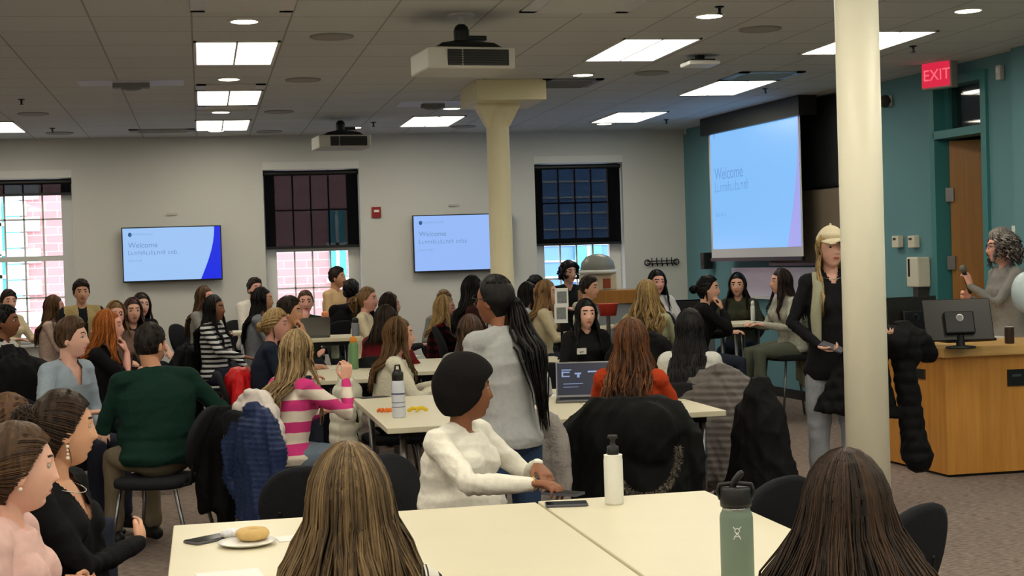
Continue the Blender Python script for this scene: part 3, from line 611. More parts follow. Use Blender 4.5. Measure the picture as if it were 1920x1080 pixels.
# chairs
def chair_parts(seat_h, label):
    t = thing('chair', label, 'chair', (0, 0, 0), 0)
    q = B(); R = []
    for z, s in ((seat_h-.055, .9), (seat_h-.045, .985), (seat_h-.02, 1.), (seat_h-.004, .96), (seat_h, .85)):
        a = np.arange(28)*2*PI/28; c = np.cos(a); s_ = np.sin(a); R.append(np.stack([np.sign(c)*np.abs(c)**.6*.225*s, np.sign(s_)*np.abs(s_)**.6*.215*s+.03, np.full(28, z)], 1))
    q.rings(R); q.obj('seat', M['blackfab'], t, True)
    q = B(); R = []
    a = np.arange(32)*2*PI/32; c = np.cos(a); s_ = np.sin(a); X = np.sign(c)*np.abs(c)**.85*.215; Z = s_*.185
    for off, s in ((-.022, .88), (-.016, .98), (0, 1.), (.014, .98), (.02, .88)):
        z = Z*s; x = X*s*(1-.12*(z < 0)*np.abs(z)/.2); R.append(np.stack([x, -.215+off-.10*((z+.2)/.4)-.0+.55*x*x, z+seat_h+.205], 1))
    q.rings(R); q.obj('backrest', M['blackfab'], t, True)
    q = B()
    for sx in (-1, 1): q.tube([(sx*.12, -.1, seat_h-.05), (sx*.13, -.215, seat_h-.03), (sx*.13, -.245, seat_h+.12), (sx*.125, -.262, seat_h+.2)], .011, 8)
    q.tube([(-.13, -.243, seat_h+.1), (.13, -.243, seat_h+.1)], .009, 8)
    q.obj('back_support', M['darkmetal'], t, True)
    for sx in (-1, 1):
        for y0, y1 in ((.17, .23), (-.15, -.24)):
            q = B(); q.tube([(sx*.19, y0, seat_h-.055), (sx*.225, y1, .012)], .011, 8, rnd_=False); q.tube([(sx*.225, y1, .012), (sx*.226, y1, 0)], .014, 8, rnd_=False); q.obj('leg', M['chrome'], t, True)
    return t
chair0 = chair_parts(.45, 'x'); stool0 = chair_parts(.62, 'x'); used = {'c': False, 's': False}
def chair(x, y, rz, label, seat=.45, group='black stacking chairs'):
    k = 'c' if seat < .53 else 's'; r0 = chair0 if k == 'c' else stool0
    if not used[k]:
        used[k] = True; r0.location = (x, y, 0); r0.rotation_euler = (0, 0, rz); r0['label'] = label; r0['group'] = group; return r0
    return dup(r0, (x, y, 0), rz, label, group)
def facing(p, deg):
    """world z-rotation for something at p whose front (+Y) looks deg degrees to the photo's right of the viewer"""
    return math.atan2(-p[1], -p[0])+math.radians(deg)-PI/2
def free_chair(px, d, deg, label):
    """px, d: where the backrest stands"""
    p = PD(px, 700, d); rz = facing(p, deg); q = p+rotz(rz) @ np.array((0, .27, 0)); return chair(q[0], q[1], rz, label)

# ------------------------------------------------------------------ drinks and table things
def bottle(px, py, z, r, h, col, label, lid='black', lidh=.05, name='bottle', cat='bottle', neck=.8, kind='flask', rough=.45, colm=None):
    p = PZ(px, py, z); t = thing(name, label, cat, (p[0], p[1], z), .6)
    q = B(); hb = h-lidh
    q.lathe([(r*.9, 0), (r, .008), (r, hb*.90), (r*.96, hb*.95), (r*neck, hb), (r*neck, hb+.002)], n=36); q.obj('body', colm or mat(label[:18], col, rough), t, True)
    lm = M['black'] if lid == 'black' else mat('lid_'+str(lid), lid, .5)
    if kind == 'straw':
        q = B(); q.lathe([(r*neck*.98, hb-.004), (r*neck*.98, hb+.012)], n=30); q.obj('steel_ring', M['steel'], t, True)
        q = B(); q.lathe([(r*.93, hb+.01), (r*.95, hb+.02), (r*.93, hb+.055), (r*.85, hb+.06)], n=30); q.obj('lid', lm, t, True)
        q = B(); q.tube([(r*.9, 0, hb+.03), (r*1.08, 0, hb+.05), (r*.95, 0, hb+.066), (0, 0, hb+.07), (-r*.95, 0, hb+.066), (-r*1.08, 0, hb+.05), (-r*.9, 0, hb+.03)], .006, 8); q.obj('handle', lm, t, True)
        q = B(); q.tube([(-.01, 0, hb+.055), (.0, 0, hb+.078), (.015, 0, hb+.095)], .009, 10); q.obj('straw_spout', lm, t, True)
    elif kind == 'pump':
        q = B(); q.lathe([(r*.55, hb-.002), (r*.62, hb+.004), (r*.62, hb+.03), (r*.3, hb+.034), (r*.25, hb+.055), (r*.55, hb+.06), (r*.5, hb+.07), (.004, hb+.072)], n=24); q.obj('cap', lm, t, True)
    else:
        q = B(); q.lathe([(r*neck*1.02, hb-.002), (r*neck*1.04, hb+lidh*.6), (r*neck*.8, hb+lidh*.85), (r*neck*.3, hb+lidh)], n=28); q.obj('lid', lm, t, True)
        if kind == 'loop': q = B(); q.tube([(-r*.6, 0, hb+lidh*.8), (-r*.4, 0, hb+lidh*1.4), (r*.4, 0, hb+lidh*1.4), (r*.6, 0, hb+lidh*.8)], .006, 8); q.obj('handle', lm, t, True)
    return t
big = bottle(1384, 1098, .74, .0435, .250, (114, 132, 120), 'large sage green insulated bottle with black straw lid on the foreground table', kind='straw', rough=.55, neck=.84)
p_ = Vector(big.location); dv = Vector((-p_.x, -p_.y, 0)).normalized(); an = math.atan2(dv.y, dv.x)+PI/2+.03
big.rotation_euler = (0, 0, an)
q = B()  # little white figure mark: a ring on two crossing legs
def mk(pts, r=.0012):
    q.tube([(math.sin(x/.0437)*.0437, -math.cos(x/.0437)*.0437, z) for x, z in pts], r, 6)
mk([(.006*math.cos(a), .152+.006*math.sin(a)) for a in np.linspace(0, 2*PI, 14)]); mk([(-.010, .162), (-.006, .157)]); mk([(.010, .162), (.006, .157)]); mk([(-.004, .147), (.004, .140), (.009, .130)]); mk([(.004, .147), (-.004, .140), (-.009, .130)]); mk([(-.007, .137), (.007, .137)])
q.obj('bottle_mark', mat('mark_white', (225, 228, 224), .5), big)
bottle(1152, 945, .74, .0335, .245, (238, 238, 230), 'white square-shouldered bottle with black pump top beside the person in white', kind='pump', lidh=.072, neck=.98, rough=.35)
b3 = bottle(748, 783, .74, .0375, .27, (206, 212, 224), 'white bottle with black loop lid on the middle table', kind='loop', lidh=.06, neck=.85)
q = B()
for z, hgt in ((.06, .004), (.085, .004), (.13, .01)): q.lathe([(.0378, z), (.0378, z+hgt)], n=36)
q.obj('printed_band', mat('band_blue', (84, 92, 128), .5), b3)
bottle(664, 692, .74, .038, .27, (112, 150, 104), 'green bottle with orange cap on the table beyond the striped pink sweater', lid=(232, 148, 52), kind='flask', lidh=.05, neck=.75)
bottle(629, 672, .74, .036, .2, (196, 214, 186), 'pale green tumbler left of the green orange-capped bottle', lid=(206, 220, 196), lidh=.012, neck=1.)
bottle(611, 632, HT1, .034, .235, (222, 140, 96), 'orange to purple tumbler behind the pale green tumbler', lid=(240, 150, 90), lidh=.05, neck=.95,
       colm=ramp_mat('orange_purple', 'x', [(0, (120, 110, 190)), (.22, (150, 120, 180)), (.42, (205, 135, 140)), (.62, (240, 150, 96))], 3.2))
bottle(667, 630, HT1, .036, .17, (120, 124, 132), 'small grey bottle with black lid behind the green bottle')
bottle(1893, 644, .905, .033, .122, (52, 34, 30), 'dark drink can with gold label standing on the lectern', lid=(190, 190, 190), lidh=.006, neck=.85, name='drink_can', cat='can')
HT2 = PD(1405, 606, 14.7)[2]; bottle(1412, 601, HT2, .022, .2, (224, 224, 224), 'clear bottle standing before the person in the olive jacket', lid=(240, 240, 240))
# donut on a plate, phones, papers, fruit
p = PZ(463, 1022, .74); t = thing('plate', 'white paper plate under the bagel on the near left table', 'plate', p); q = B(); q.lathe([(.05, .002), (.07, .004), (.09, .012), (.092, .014), (.07, .007), (.05, .005), (.001, .005)], n=40); q.obj('dish', M['plate'], t, True)
p = PZ(474, 1016, .74); t = thing('bagel', 'round glazed bagel on the white paper plate', 'food', (p[0], p[1], .747)); q = B(); th = np.arange(29)*2*PI/28
q.tube([(.032*math.cos(a), .032*math.sin(a), .020) for a in th], (.018, .022), 12, rnd_=False); q.obj('dough', mat('bagel_dough', (214, 178, 112), .6, var=.15, scale=40), t, True)
p = PZ(436, 1012, .74); q = B(); q.ball((0, 0, .016), (.04, .028, .016), nu=14, nv=8); o = q.obj('paper_napkin', cloth('tissue', (232, 234, 240), bump=1., scale=60), None, True); o.location = (p[0], p[1], .745)
tag(o, 'crumpled white napkin between the phone and the bagel', 'napkin')
co = o.data; 
def phone(px, py, z, rz, label, tilt=0.):
    p = PZ(px, py, z); t = thing('phone', label, 'phone', (p[0], p[1], z), rz); q = B(); q.span((-.037, -.075, .001), (.037, .075, .010)); q.obj('case', mat('phone_case', (88, 88, 96), .4), t, bevel=.003); q = B(); q.span((-.034, -.072, .010), (.034, .072, .0112)); q.obj('screen', mat('phone_glass', (18, 18, 22), .08), t)
    return t
phone(392, 1014, .74, -.9, 'black phone lying left of the bagel plate')
phone(1062, 948, .74, 1.4, 'phone lying near the table edge by the white bottle')
for px, py, z, rz, sx, sy, l in ((560, 1008, .7405, .15, .14, .1, 'white paper slip right of the bagel plate'), (430, 1078, .7405, .1, .18, .12, 'white paper at the bottom edge of the near left table'), (1036, 742, .7405, .0, .22, .16, 'white sheet on the table right of the standing person in grey'), (700, 745, .7405, .3, .2, .13, 'dark folder sheet on the middle table left corner'), (640, 690, .7405, .2, .2, .12, 'open papers before the green bottle'), (760, 668, .7405, .2, .25, .18, 'white paper before the person in plaid')):
    p = PZ(px, py, z); q = B(); q.span((-sx/2, -sy/2, 0), (sx/2, sy/2, .0012)); o = q.obj('paper_sheet', mat('paper', (236, 236, 232), .7) if 'dark' not in l else M['grille']); o.location = (p[0], p[1], z); o.rotation_euler = (0, 0, rz); tag(o, l, 'paper')
p = PZ(722, 773, .74); t = thing('orange_peel', 'torn orange peel left of the white bottle on the middle table', 'food', p); q = B()
for k in range(4): q.tube([(-.045+.02*k, .01*math.sin(k*2), .008), (-.03+.02*k, .02*math.cos(k), .016), (-.015+.02*k, -.01, .006)], (.012, .004), 8)
q.obj('peel', mat('orange_skin', (232, 124, 52), .5, bump=.3, scale=200), t, True)
p = PZ(783, 772, .74); t = thing('banana_peel', 'yellow banana skins right of the white bottle', 'food', p); q = B()
for k in range(4):
    a = k*1.5; q.tube([(0, 0, .018), (.03*math.cos(a), .02*math.sin(a), .022), (.055*math.cos(a), .04*math.sin(a), .006)], (.011, .005), 8)
q.obj('skin', mat('banana_yellow', (232, 198, 40), .5), t, True)
def laptop(px, py, z, rz, label, w=.33, open_=1.75, scr=None, d=None):
    p = PZ(px, py, z) if d is None else PD(px, py, d)
    t = thing('laptop', label, 'laptop', (p[0], p[1], z), rz); q = B(); q.span((-w/2, -.11, .001), (w/2, .11, .016)); q.obj('base', M['chrome'], t, bevel=.003)
    q = B(); q.span((-w/2+.02, -.02, .016), (w/2-.02, .09, .018)); q.obj('keyboard', M['black'], t)
    a = open_-PI/2; up = np.array((0, math.sin(a), math.cos(a))); n_ = np.array((0, -math.cos(a), math.sin(a)))
    def q4(x0, x1, s0, s1, o0, o1):
        V = [np.array((x, .11, .016))+up*s+n_*o for s in (s0, s1) for o in (o1, o0) for x in (x0, x1)]
        return V, [(0, 2, 3, 1), (4, 5, 7, 6), (0, 1, 5, 4), (2, 6, 7, 3), (0, 4, 6, 2), (1, 3, 7, 5)]
    q = B(); q.add(*q4(-w/2, w/2, 0, w*.66, -.006, 0)); lid = q.obj('lid', M['chrome'], t); q = B(); q.add(*q4(-w/2+.008, w/2-.008, .012, w*.66-.008, 0, .0008)); s_ = q.obj('screen', scr or emis('laptop_screen', (140, 160, 230), .7), t)
    return t, q4, s_
lp, q4, s_ = laptop(1094, 752, .74, -.25, 'open laptop with dark blue screen before the person in rust orange', .33, 1.85, emis('laptop_navy', (12, 28, 62), .5))
q = B()
for x0, x1, s0, s1 in ((-.13, -.07, .165, .172), (-.13, -.12, .125, .16), (-.13, -.08, .15, .158), (-.13, -.08, .125, .132), (-.05, -.01, .14, .15), (-.035, -.02, .12, .15), (.03, .1, .15, .16), (-.12, .0, .08, .083), (-.12, -.03, .06, .063)): q.add(*q4(x0, x1, s0, s1, .0009, .0016))
q.obj('screen_lettering', emis('screen_letters', (150, 170, 215), .8), s_)
laptop(36, 742, .74, 2.6, 'open laptop with pale lilac screen by the pale blue shirt', .3, 1.8, emis('laptop_lilac', (170, 180, 245), .9), d=8.4)
laptop(588, 628, HT1, math.pi+.1, 'tan-lidded open laptop back before the hand-to-mouth person', .26, 1.75, d=13.7)

# ------------------------------------------------------------------ service counter by the right window
c0 = PD(1128, 556, 15.6); c1 = PD(1215, 553, 15.6); ct = (c0[2]+c1[2])/2+.06
t = thing('service_counter', 'grey serving counter with thick wooden top under the right window', 'counter')
q = B(); q.span((c0[0]-.1, c0[1]+.03, 0), (c1[0]+.75, c1[1]+.6, ct-.14)); q.obj('cabinet', mat('counter_grey', (132, 138, 146), .5), t)
q = B(); q.span((c0[0]-.12, c0[1], ct-.14), (c1[0]+.1, c1[1]+.62, ct)); q.obj('countertop', M['door'], t, bevel=.004)
q = B(); q.span((c1[0]+.1, c0[1], ct-.3), (c1[0]+.8, c1[1]+.55, ct-.14)); q.obj('black_shelf', M['black'], t)
p = PD(1122, 548, 15.9); t = thing('coffee_machine', 'beige domed drinks machine on the serving counter', 'appliance', (p[0], p[1], ct))
q = B(); q.span((-.17, -.12, 0), (.17, .14, .17)); q.obj('body', mat('machine_beige', (196, 186, 164), .5), t, bevel=.01); q = B(); q.lathe([(.19, .17), (.2, .19), (.2, .21)], n=28); q.obj('white_band', M['plate'], t, True)
q = B(); q.lathe([(.185, .205), (.17, .29), (.12, .35), (.05, .375), (.002, .38)], n=28); q.obj('dome', mat('dome_grey', (136, 138, 132), .4), t, True); q = B(); q.span((.02, -.13, .02), (.1, -.12, .12)); q.obj('spout_panel', mat('machine_red', (140, 58, 36), .5), t)
p = PD(1140, 580, 14.2); t = thing('basket', 'red plastic basket before the serving counter', 'basket', (p[0], p[1], p[2]-.06)); q = B(); q.lathe([(.075, 0), (.095, .11), (.1, .115), (.09, .11), (.07, .01), (.001, .01)], n=24); q.obj('bowl', mat('basket_red', (196, 60, 44), .5), t, True)
q = B(); q.tube([(0, 0, -p[2]+.06+.45), (0, 0, 0)], .02); q.obj('stand', M['chrome'], t)
for k, (px, py, l) in enumerate(((1053, 558, 'upper framed notice sheet beside the cream sweater'), (1052, 588, 'lower framed notice sheet beneath the other one'))):
    p = PD(px, py, 13.6); t = thing('sign_sheet', l, 'sign', p, -.2); q = B(); q.span((-.06, 0, -.085), (.06, .012, .085)); q.obj('frame', M['plate'], t); q = B(); q.span((-.04, -.003, -.05), (.045, 0, .055)); q.obj('print', mat('notice_grey', (128, 132, 136), .6, var=.5, scale=30), t)
    q = B(); q.tube([(0, .03, -p[2]+.02), (0, .03, -.05)], .008); q.obj('stand', M['darkmetal'], t)

# ------------------------------------------------------------------ lectern desk
e = PZ(1778, 896, 0); zt_ = .875
xr = 6.05
t = thing('lectern_desk', 'maple presenter desk with overhanging top on the right', 'desk')
cp_ = PZ(1712, 872, 0); back = (e[0]-.05, e[1]+.95)
pts = [(e[0], e[1]), (xr, e[1]), (xr, e[1]+.95), (back[0], back[1])]
q = B(); q.prism(pts, .02, zt_-.04); q.obj('body', M['wood'], t)
q = B(); q.prism([(e[0]+.02, e[1]+.02), (xr-.02, e[1]+.02), (xr-.02, e[1]+.9), (back[0]+.06, e[1]+.9)], 0, .025); q.obj('plinth', M['black'], t)
ov = .06; tp = [(e[0]-.045, e[1]-ov), (xr+.04, e[1]-ov), (xr+.04, e[1]+1.02), (back[0]-.05, e[1]+1.02)]
q = B(); q.prism(tp, zt_-.04, zt_+.03); q.obj('top', M['woodtop'], t, bevel=.008)
g0 = PL(1888, 693, (0, e[1], 0), (0, -1, 0)); q = B(); q.span((g0[0], e[1]-.012, g0[2]-.115), (g0[0]+.32, e[1]+.01, g0[2])); q.obj('power_panel', M['black'], t)
q = B(); q.span((g0[0]+.03, e[1]-.016, g0[2]-.05), (g0[0]+.1, e[1]-.012, g0[2]-.035)); q.obj('panel_handle', M['chrome'], t)
dr = nrm((back[0]-e[0], back[1]-e[1], 0)); nr_ = np.array((dr[1], -dr[0], 0)) if True else 0
if nr_[0] > 0: nr_ = -nr_
q = B(); c_ = np.array((e[0], e[1], 0))+dr*.38+nr_*.004; q.box((c_[0], c_[1], .70), (.22, .014, .07), rz=math.atan2(dr[1], dr[0])); q.obj('side_grille', M['chrome'], t)
DT = zt_+.03
def monitor(px, py, d, deg, label, tilt=.35, w=.46, h=.3):
    p = PD(px, py, d); t = thing('monitor', label, 'monitor', (p[0], p[1], DT), facing(p, deg)); R_ = rotx(-tilt)
    q = B(); q.box((0, 0, .2), (w, .028, h), rot=None); 
    q.v[-1] = (q.v[-1]-np.array((0, 0, .05))) @ R_.T+np.array((0, 0, .05)); q.obj('housing', mat('monitor_black', (30, 27, 25), .35), t, bevel=.006)
    q = B(); q.box((0, .0155, .2), (w-.03, .003, h-.03)); q.v[-1] = (q.v[-1]-np.array((0, 0, .05))) @ R_.T+np.array((0, 0, .05)); q.obj('screen', M['dark'], t)
    q = B(); q.box((0, -.03, .17), (.2, .04, .16)); q.v[-1] = (q.v[-1]-np.array((0, 0, .05))) @ R_.T+np.array((0, 0, .05)); q.obj('back_cover', M['black'], t, bevel=.01)
    q = B(); q.lathe([(.026, -.001), (.026, .001), (.018, .0015), (.018, -.001)], n=24); v = q.v[-1] @ rotx(PI/2).T+np.array((0, -.052, .2)); q.v[-1] = (v-np.array((0, 0, .05))) @ R_.T+np.array((0, 0, .05)); q.obj('round_logo', M['chrome'], t)
    q = B(); q.lathe([(.1, 0), (.1, .012), (.03, .02), (.025, .09)], n=28); q.obj('stand', M['black'], t, True)
    return t
monitor(1800, 600, 10.35, 195, 'near black monitor on the presenter desk, its back and round logo to the room', .38)
monitor(1712, 600, 10.7, 215, 'left black monitor on the presenter desk behind the coat', .1, .42, .3)
p = PZ(1812, 640, DT); t = thing('keyboard', 'black keyboard on the presenter desk before the near monitor', 'keyboard', (p[0], p[1]-.02, DT), .05); q = B(); q.span((-.2, -.06, .001), (.2, .06, .022)); q.obj('tray', M['black'], t, bevel=.004); q = B()
for r in range(4):
    for k in range(14): q.span((-.19+k*.027, -.05+r*.026, .022), (-.168+k*.027, -.03+r*.026, .027))
o = q.obj('keys', M['grille'], t); o['kind'] = 'stuff'
p = PZ(1770, 640, DT); t = thing('notepad', 'white paper pad on the presenter desk left of the can', 'paper', (p[0]+.42, p[1]+.1, DT), .2); q = B(); q.span((-.1, -.07, .001), (.1, .07, .012)); q.obj('pages', M['plate'], t)
t = thing('control_box', 'small white control box on the presenter desk', 'control box', (p[0]+.25, p[1]+.02, DT), .2); q = B(); q.span((-.03, -.02, .001), (.03, .02, .03)); q.obj('casing', M['plate'], t, bevel=.004)
p = PD(1925, 548, 10.2); t = thing('balloon', 'pale rounded edge entering at the right side of the photo', 'balloon', p); q = B(); q.ball((0, 0, 0), (.1, .1, .14), nu=24, nv=16); q.obj('skin', mat('pale_blue_latex', (196, 214, 220), .3), t, True)
q = B(); q.tube([(0, 0, -.14), (.01, 0, -.35), (0, .01, -p[2]+DT+.001)], .004, 6); q.obj('string', M['plate'], t)

# ------------------------------------------------------------------ people
SK = dict(fair=(232, 184, 164), light=(224, 174, 150), pink=(230, 172, 156), tan=(204, 150, 118), olive=(214, 164, 134), brown=(142, 94, 68), dark=(104, 68, 50))
_sk = {}
def skin(k):
    if k not in _sk:
        m, nt, b = newmat('skin'); c = lin(SK[k]); b.inputs['Roughness'].default_value = .5; b.inputs['Specular IOR Level'].default_value = .3
        tc = nt.nodes.new('ShaderNodeTexCoord'); nz = nt.nodes.new('ShaderNodeTexNoise'); nz.inputs['Scale'].default_value = 22; nt.links.new(tc.outputs['Object'], nz.inputs[0])
        mx = nt.nodes.new('ShaderNodeMix'); mx.data_type = 'RGBA'; mx.inputs[6].default_value = (c[0]*.92, c[1]*.86, c[2]*.85, 1); mx.inputs[7].default_value = (min(1, c[0]*1.06), c[1]*1.05, c[2]*1.05, 1)
        nt.links.new(nz.outputs[0], mx.inputs[0]); nt.links.new(mx.outputs[2], b.inputs['Base Color'])
        b.inputs['Subsurface Weight'].default_value = .0
        r = SK[k]; _sk[k] = (m, mat('lip_'+k, (int(r[0]*.82), int(r[1]*.54), int(r[2]*.56)), .4))
    return _sk[k]
EYEW = mat('eye_white', (178, 170, 162), .2); EYED = mat('eye_iris', (40, 28, 22), .1)
def gs(x, s): return np.exp(-(x/s)**2)
def head_pts(U, feat=1.):
    """unit directions -> skull and face surface, head space: +Y face, Z up, origin mid-head, ~.235 tall"""
    x, y, z = U.T; P = U*np.array((.073, .094, .118)); Z = P[:, 2]
    k = np.clip(-Z/.118, 0, 1); ft = 1/(1+np.exp(-y*9))
    P[:, 0] *= 1-.30*k**1.6; P[:, 0] *= 1+.05*np.clip(Z/.118, 0, 1)*(1-np.abs(z))
    P[:, 1] = np.where(y < 0, P[:, 1]*(1-.50*k**1.1), P[:, 1]*(1-.02*k))+.020*k**1.3*ft
    P[:, 1] += .004*gs(Z-.05, .03)*ft
    if feat:
        X = P[:, 0]; f = feat*np.clip(y*3, 0, 1)
        t = np.clip((.028-Z)/.056, 0, 1); nh = (.004+.018*t**1.15)*(1/(1+np.exp(-(Z+.036)/.0028)))*(1/(1+np.exp((Z-.034)/.006)))
        P[:, 1] += f*nh*gs(X, .008+.009*t)
        P[:, 1] += f*.006*gs(np.abs(X)-.012, .007)*gs(Z+.028, .008)
        P[:, 1] -= f*.0085*gs(np.abs(X)-.031, .015)*gs(Z-.010, .012)
        P[:, 1] += f*.0035*gs(Z-.032, .009)*gs(X, .05)
        P[:, 1] += f*.003*gs(np.abs(X)-.04, .018)*gs(Z+.022, .02)
        P[:, 1] += f*.0095*gs(X, .022)*(gs(Z+.0520, .0055)+gs(Z+.0655, .006))-f*.004*gs(X, .024)*gs(Z+.0588, .003)
        P[:, 1] -= f*.0045*gs(X, .03)*gs(Z+.079, .006)
        P[:, 1] += f*.006*gs(X, .022)*gs(Z+.098, .018)*1.6
    return P
def sph(nu, nv, front=0.):
    th = np.arange(nu)*2*PI/nu; th = th-front*np.sin(th)          # denser around the face (+Y)
    az = th+PI/2; ph = (np.arange(nv)+.5)/nv*PI
    R = []
    for q in ph[::-1]: R.append(np.stack([np.cos(az)*math.sin(q), np.sin(az)*math.sin(q), np.full(nu, math.cos(q))], 1))
    return np.vstack(R), nu, nv
def grid_faces(nu, nv):
    Fc = [(i*nu+j, i*nu+(j+1) % nu, (i+1)*nu+(j+1) % nu, (i+1)*nu+j) for i in range(nv-1) for j in range(nu)]
    Fc.append(tuple(range(nu-1, -1, -1))); Fc.append(tuple((nv-1)*nu+j for j in range(nu))); return Fc
def hairline(U, fr=.058, side=.0, nape=-.085):
    a = np.degrees(np.arccos(np.clip(U[:, 1]/np.maximum(1e-6, np.hypot(U[:, 0], U[:, 1])), -1, 1)))
    return np.interp(a, [0, 25, 50, 66, 80, 100, 125, 180], [fr, fr-.004, fr-.012, .028, side-.012, side-.045, nape, nape])
def hair_cap(buf, T, hr, hc, opts, seed, sc=1.0):
    U, nu, nv = sph(56, 44, .0); P = head_pts(U, 0.); g = P[:, 2]-hairline(U, opts.get('fr', .070), opts.get('side', 0.), opts.get('nape', -.085))
    s = 1/(1+np.exp(-(g-.004)/np.where(U[:, 1] > .3, .0075, .005))); r = nrm_rows(P)
    az = np.arctan2(U[:, 0], U[:, 1]); st = np.sin(az*23+seed)*.5+np.sin(az*41+seed*2)*.5
    th = T*(1+.35*np.clip(P[:, 2]/.118, 0, 1))
    if opts.get('taper'): th = th*np.clip(.38+.62*(P[:, 2]-.01)/.06, .38, 1)
    th = th+opts.get('rough', .0015)*wob(P*1., seed, opts.get('rf', 60), 1.)+.0012*st*(P[:, 2] < .1)
    if opts.get('quiff'): th = th+opts['quiff']*gs(P[:, 2]-.105, .03)*(U[:, 1] > -.2)*gs(P[:, 1]-.06, .06)
    off = s*th-(1-s)*.012
    Q = (P+r*off[:, None])*sc
    if opts.get('part'): Q[:, 2] -= .006*gs(Q[:, 0]-opts['part'], .006)*(Q[:, 2] > .06)
    buf.add(Q @ hr.T+hc, grid_faces(nu, nv), np.clip(.35+.25*st, 0, 1))
def nrm_rows(P): return P/np.maximum(1e-9, np.linalg.norm(P, axis=1))[:, None]
def ribbon(buf, P, w, hv, n=3):
    P = np.asarray(P); k = len(P); ww = np.interp(np.linspace(0, 1, k), [0, .12, .75, 1], [w*.6, w, w*.85, w*.15])
    T = np.gradient(P, axis=0); T = nrm_rows(T)
    c = P[:, :2].mean(0); nrm_ = np.cross(T, np.array((0, 0, 1.))+T[:, ::-1]*.01)
    u = nrm_rows(nrm_); v = np.cross(T, u); R = []
    for i in range(k): R.append(np.array([P[i]+u[i]*ww[i], P[i]-u[i]*ww[i]*.5+v[i]*ww[i]*.55, P[i]-u[i]*ww[i]*.5-v[i]*ww[i]*.55]))
    buf.rings(R, True, hv)
def strands(buf, N, hr, hc, L, S, opts, seed, wd):
    """long locks: over the scalp from the parting, then falling to length L below mid-head; S = torso frame info"""
    g = np.random.RandomState(seed); amin = math.radians(opts.get('amin', 62)); wave = opts.get('wave', .006); wf = opts.get('wf', 28.); flare = opts.get('flare', .02)
    T = opts.get('T', .016); part = opts.get('partx', .0); shz = S['shz']; back = S['back']; chest = S['chest']; side = opts.get('sides', 'both')
    clump = g.uniform(0, 2*PI, 40); cph = g.uniform(0, 6.28, 40); cvar = g.uniform(0, 1, 40)
    for i in range(N):
        a = amin+(2*PI-2*amin)*((i+g.uniform(0, 1))/N); sgn = 1 if a < PI else -1
        ci = int((a/(2*PI))*40*1.0) % 40
        # scalp run: from near the parting down to ear height at azimuth a
        npz = 6; tt = np.linspace(g.uniform(.0, .09), 1, npz); end = 1.48+.10*g.uniform(-1, 1)
        pol = tt*end
        aa = a*np.ones(npz)
        U = np.stack([np.sin(pol)*np.sin(aa), np.sin(pol)*np.cos(aa), np.cos(pol)], 1)
        U[:, 0] += part*10*(1-tt)
        U = nrm_rows(U); P = head_pts(U, 0.); P = P+nrm_rows(P)*(T+g.uniform(-.002, .005))
        P = P @ hr.T+hc
        ln = L*g.uniform(.86, 1.04)*(opts.get('fl', .93) if abs(a-PI) > 1.6 else 1)
        e = P[-1]; nf = max(5, int(ln/.045)); zz = e[2]-np.linspace(0, 1, nf+1)[1:]*(ln-(hc[2]-e[2])); 
        rad = e[:2]-hc[:2]; rn = np.linalg.norm(rad)+1e-6; dr = rad/rn
        Q = []
        for j, z in enumerate(zz):
            s = (e[2]-z); r_ = rn+flare*min(1, s/.18)-.012*math.sin(min(1, s/.12)*PI)*(1 if opts.get('neckin', 1) else 0)
            x, y = hc[0]+dr[0]*r_, hc[1]+dr[1]*r_
            # keep out of the torso: locks behind the ear lie on the back, the front ones on the chest
            b = 1/(1+math.exp((z-(shz+.045))/.022))
            yb = S['yb'](z)-.038; yf = S['yf'](z)+.028
            fwd = (abs(math.atan2(dr[0], dr[1])) < math.radians(opts.get('split', 84))) and (side == 'both' or (side == 'R') == (dr[0] > 0))
            if fwd: y2 = max(y, yf-.25*max(0, abs(x)-.05)); y = y*(1-b)+y2*b
            else: y2 = min(y, yb+.12*max(0, abs(x)-.09)); y = y*(1-b)+y2*b; x = x*(1-b)+(x*opts.get('spread', 1.0))*b
            aw = wave*min(1.6, s/.15); x += aw*math.sin(wf*s+cph[ci]); y += aw*.7*math.cos(wf*s+cph[ci]*2)
            x += g.normal()*.0012; y += g.normal()*.0012
            Q.append((x, y, z))
        hv = float(np.clip(cvar[ci]*.55+g.uniform(-.25, .35)+opts.get('hv', .1), 0, 1))
        ribbon(buf, np.vstack([P, np.array(Q)]), wd*g.uniform(.7, 1.3), hv)
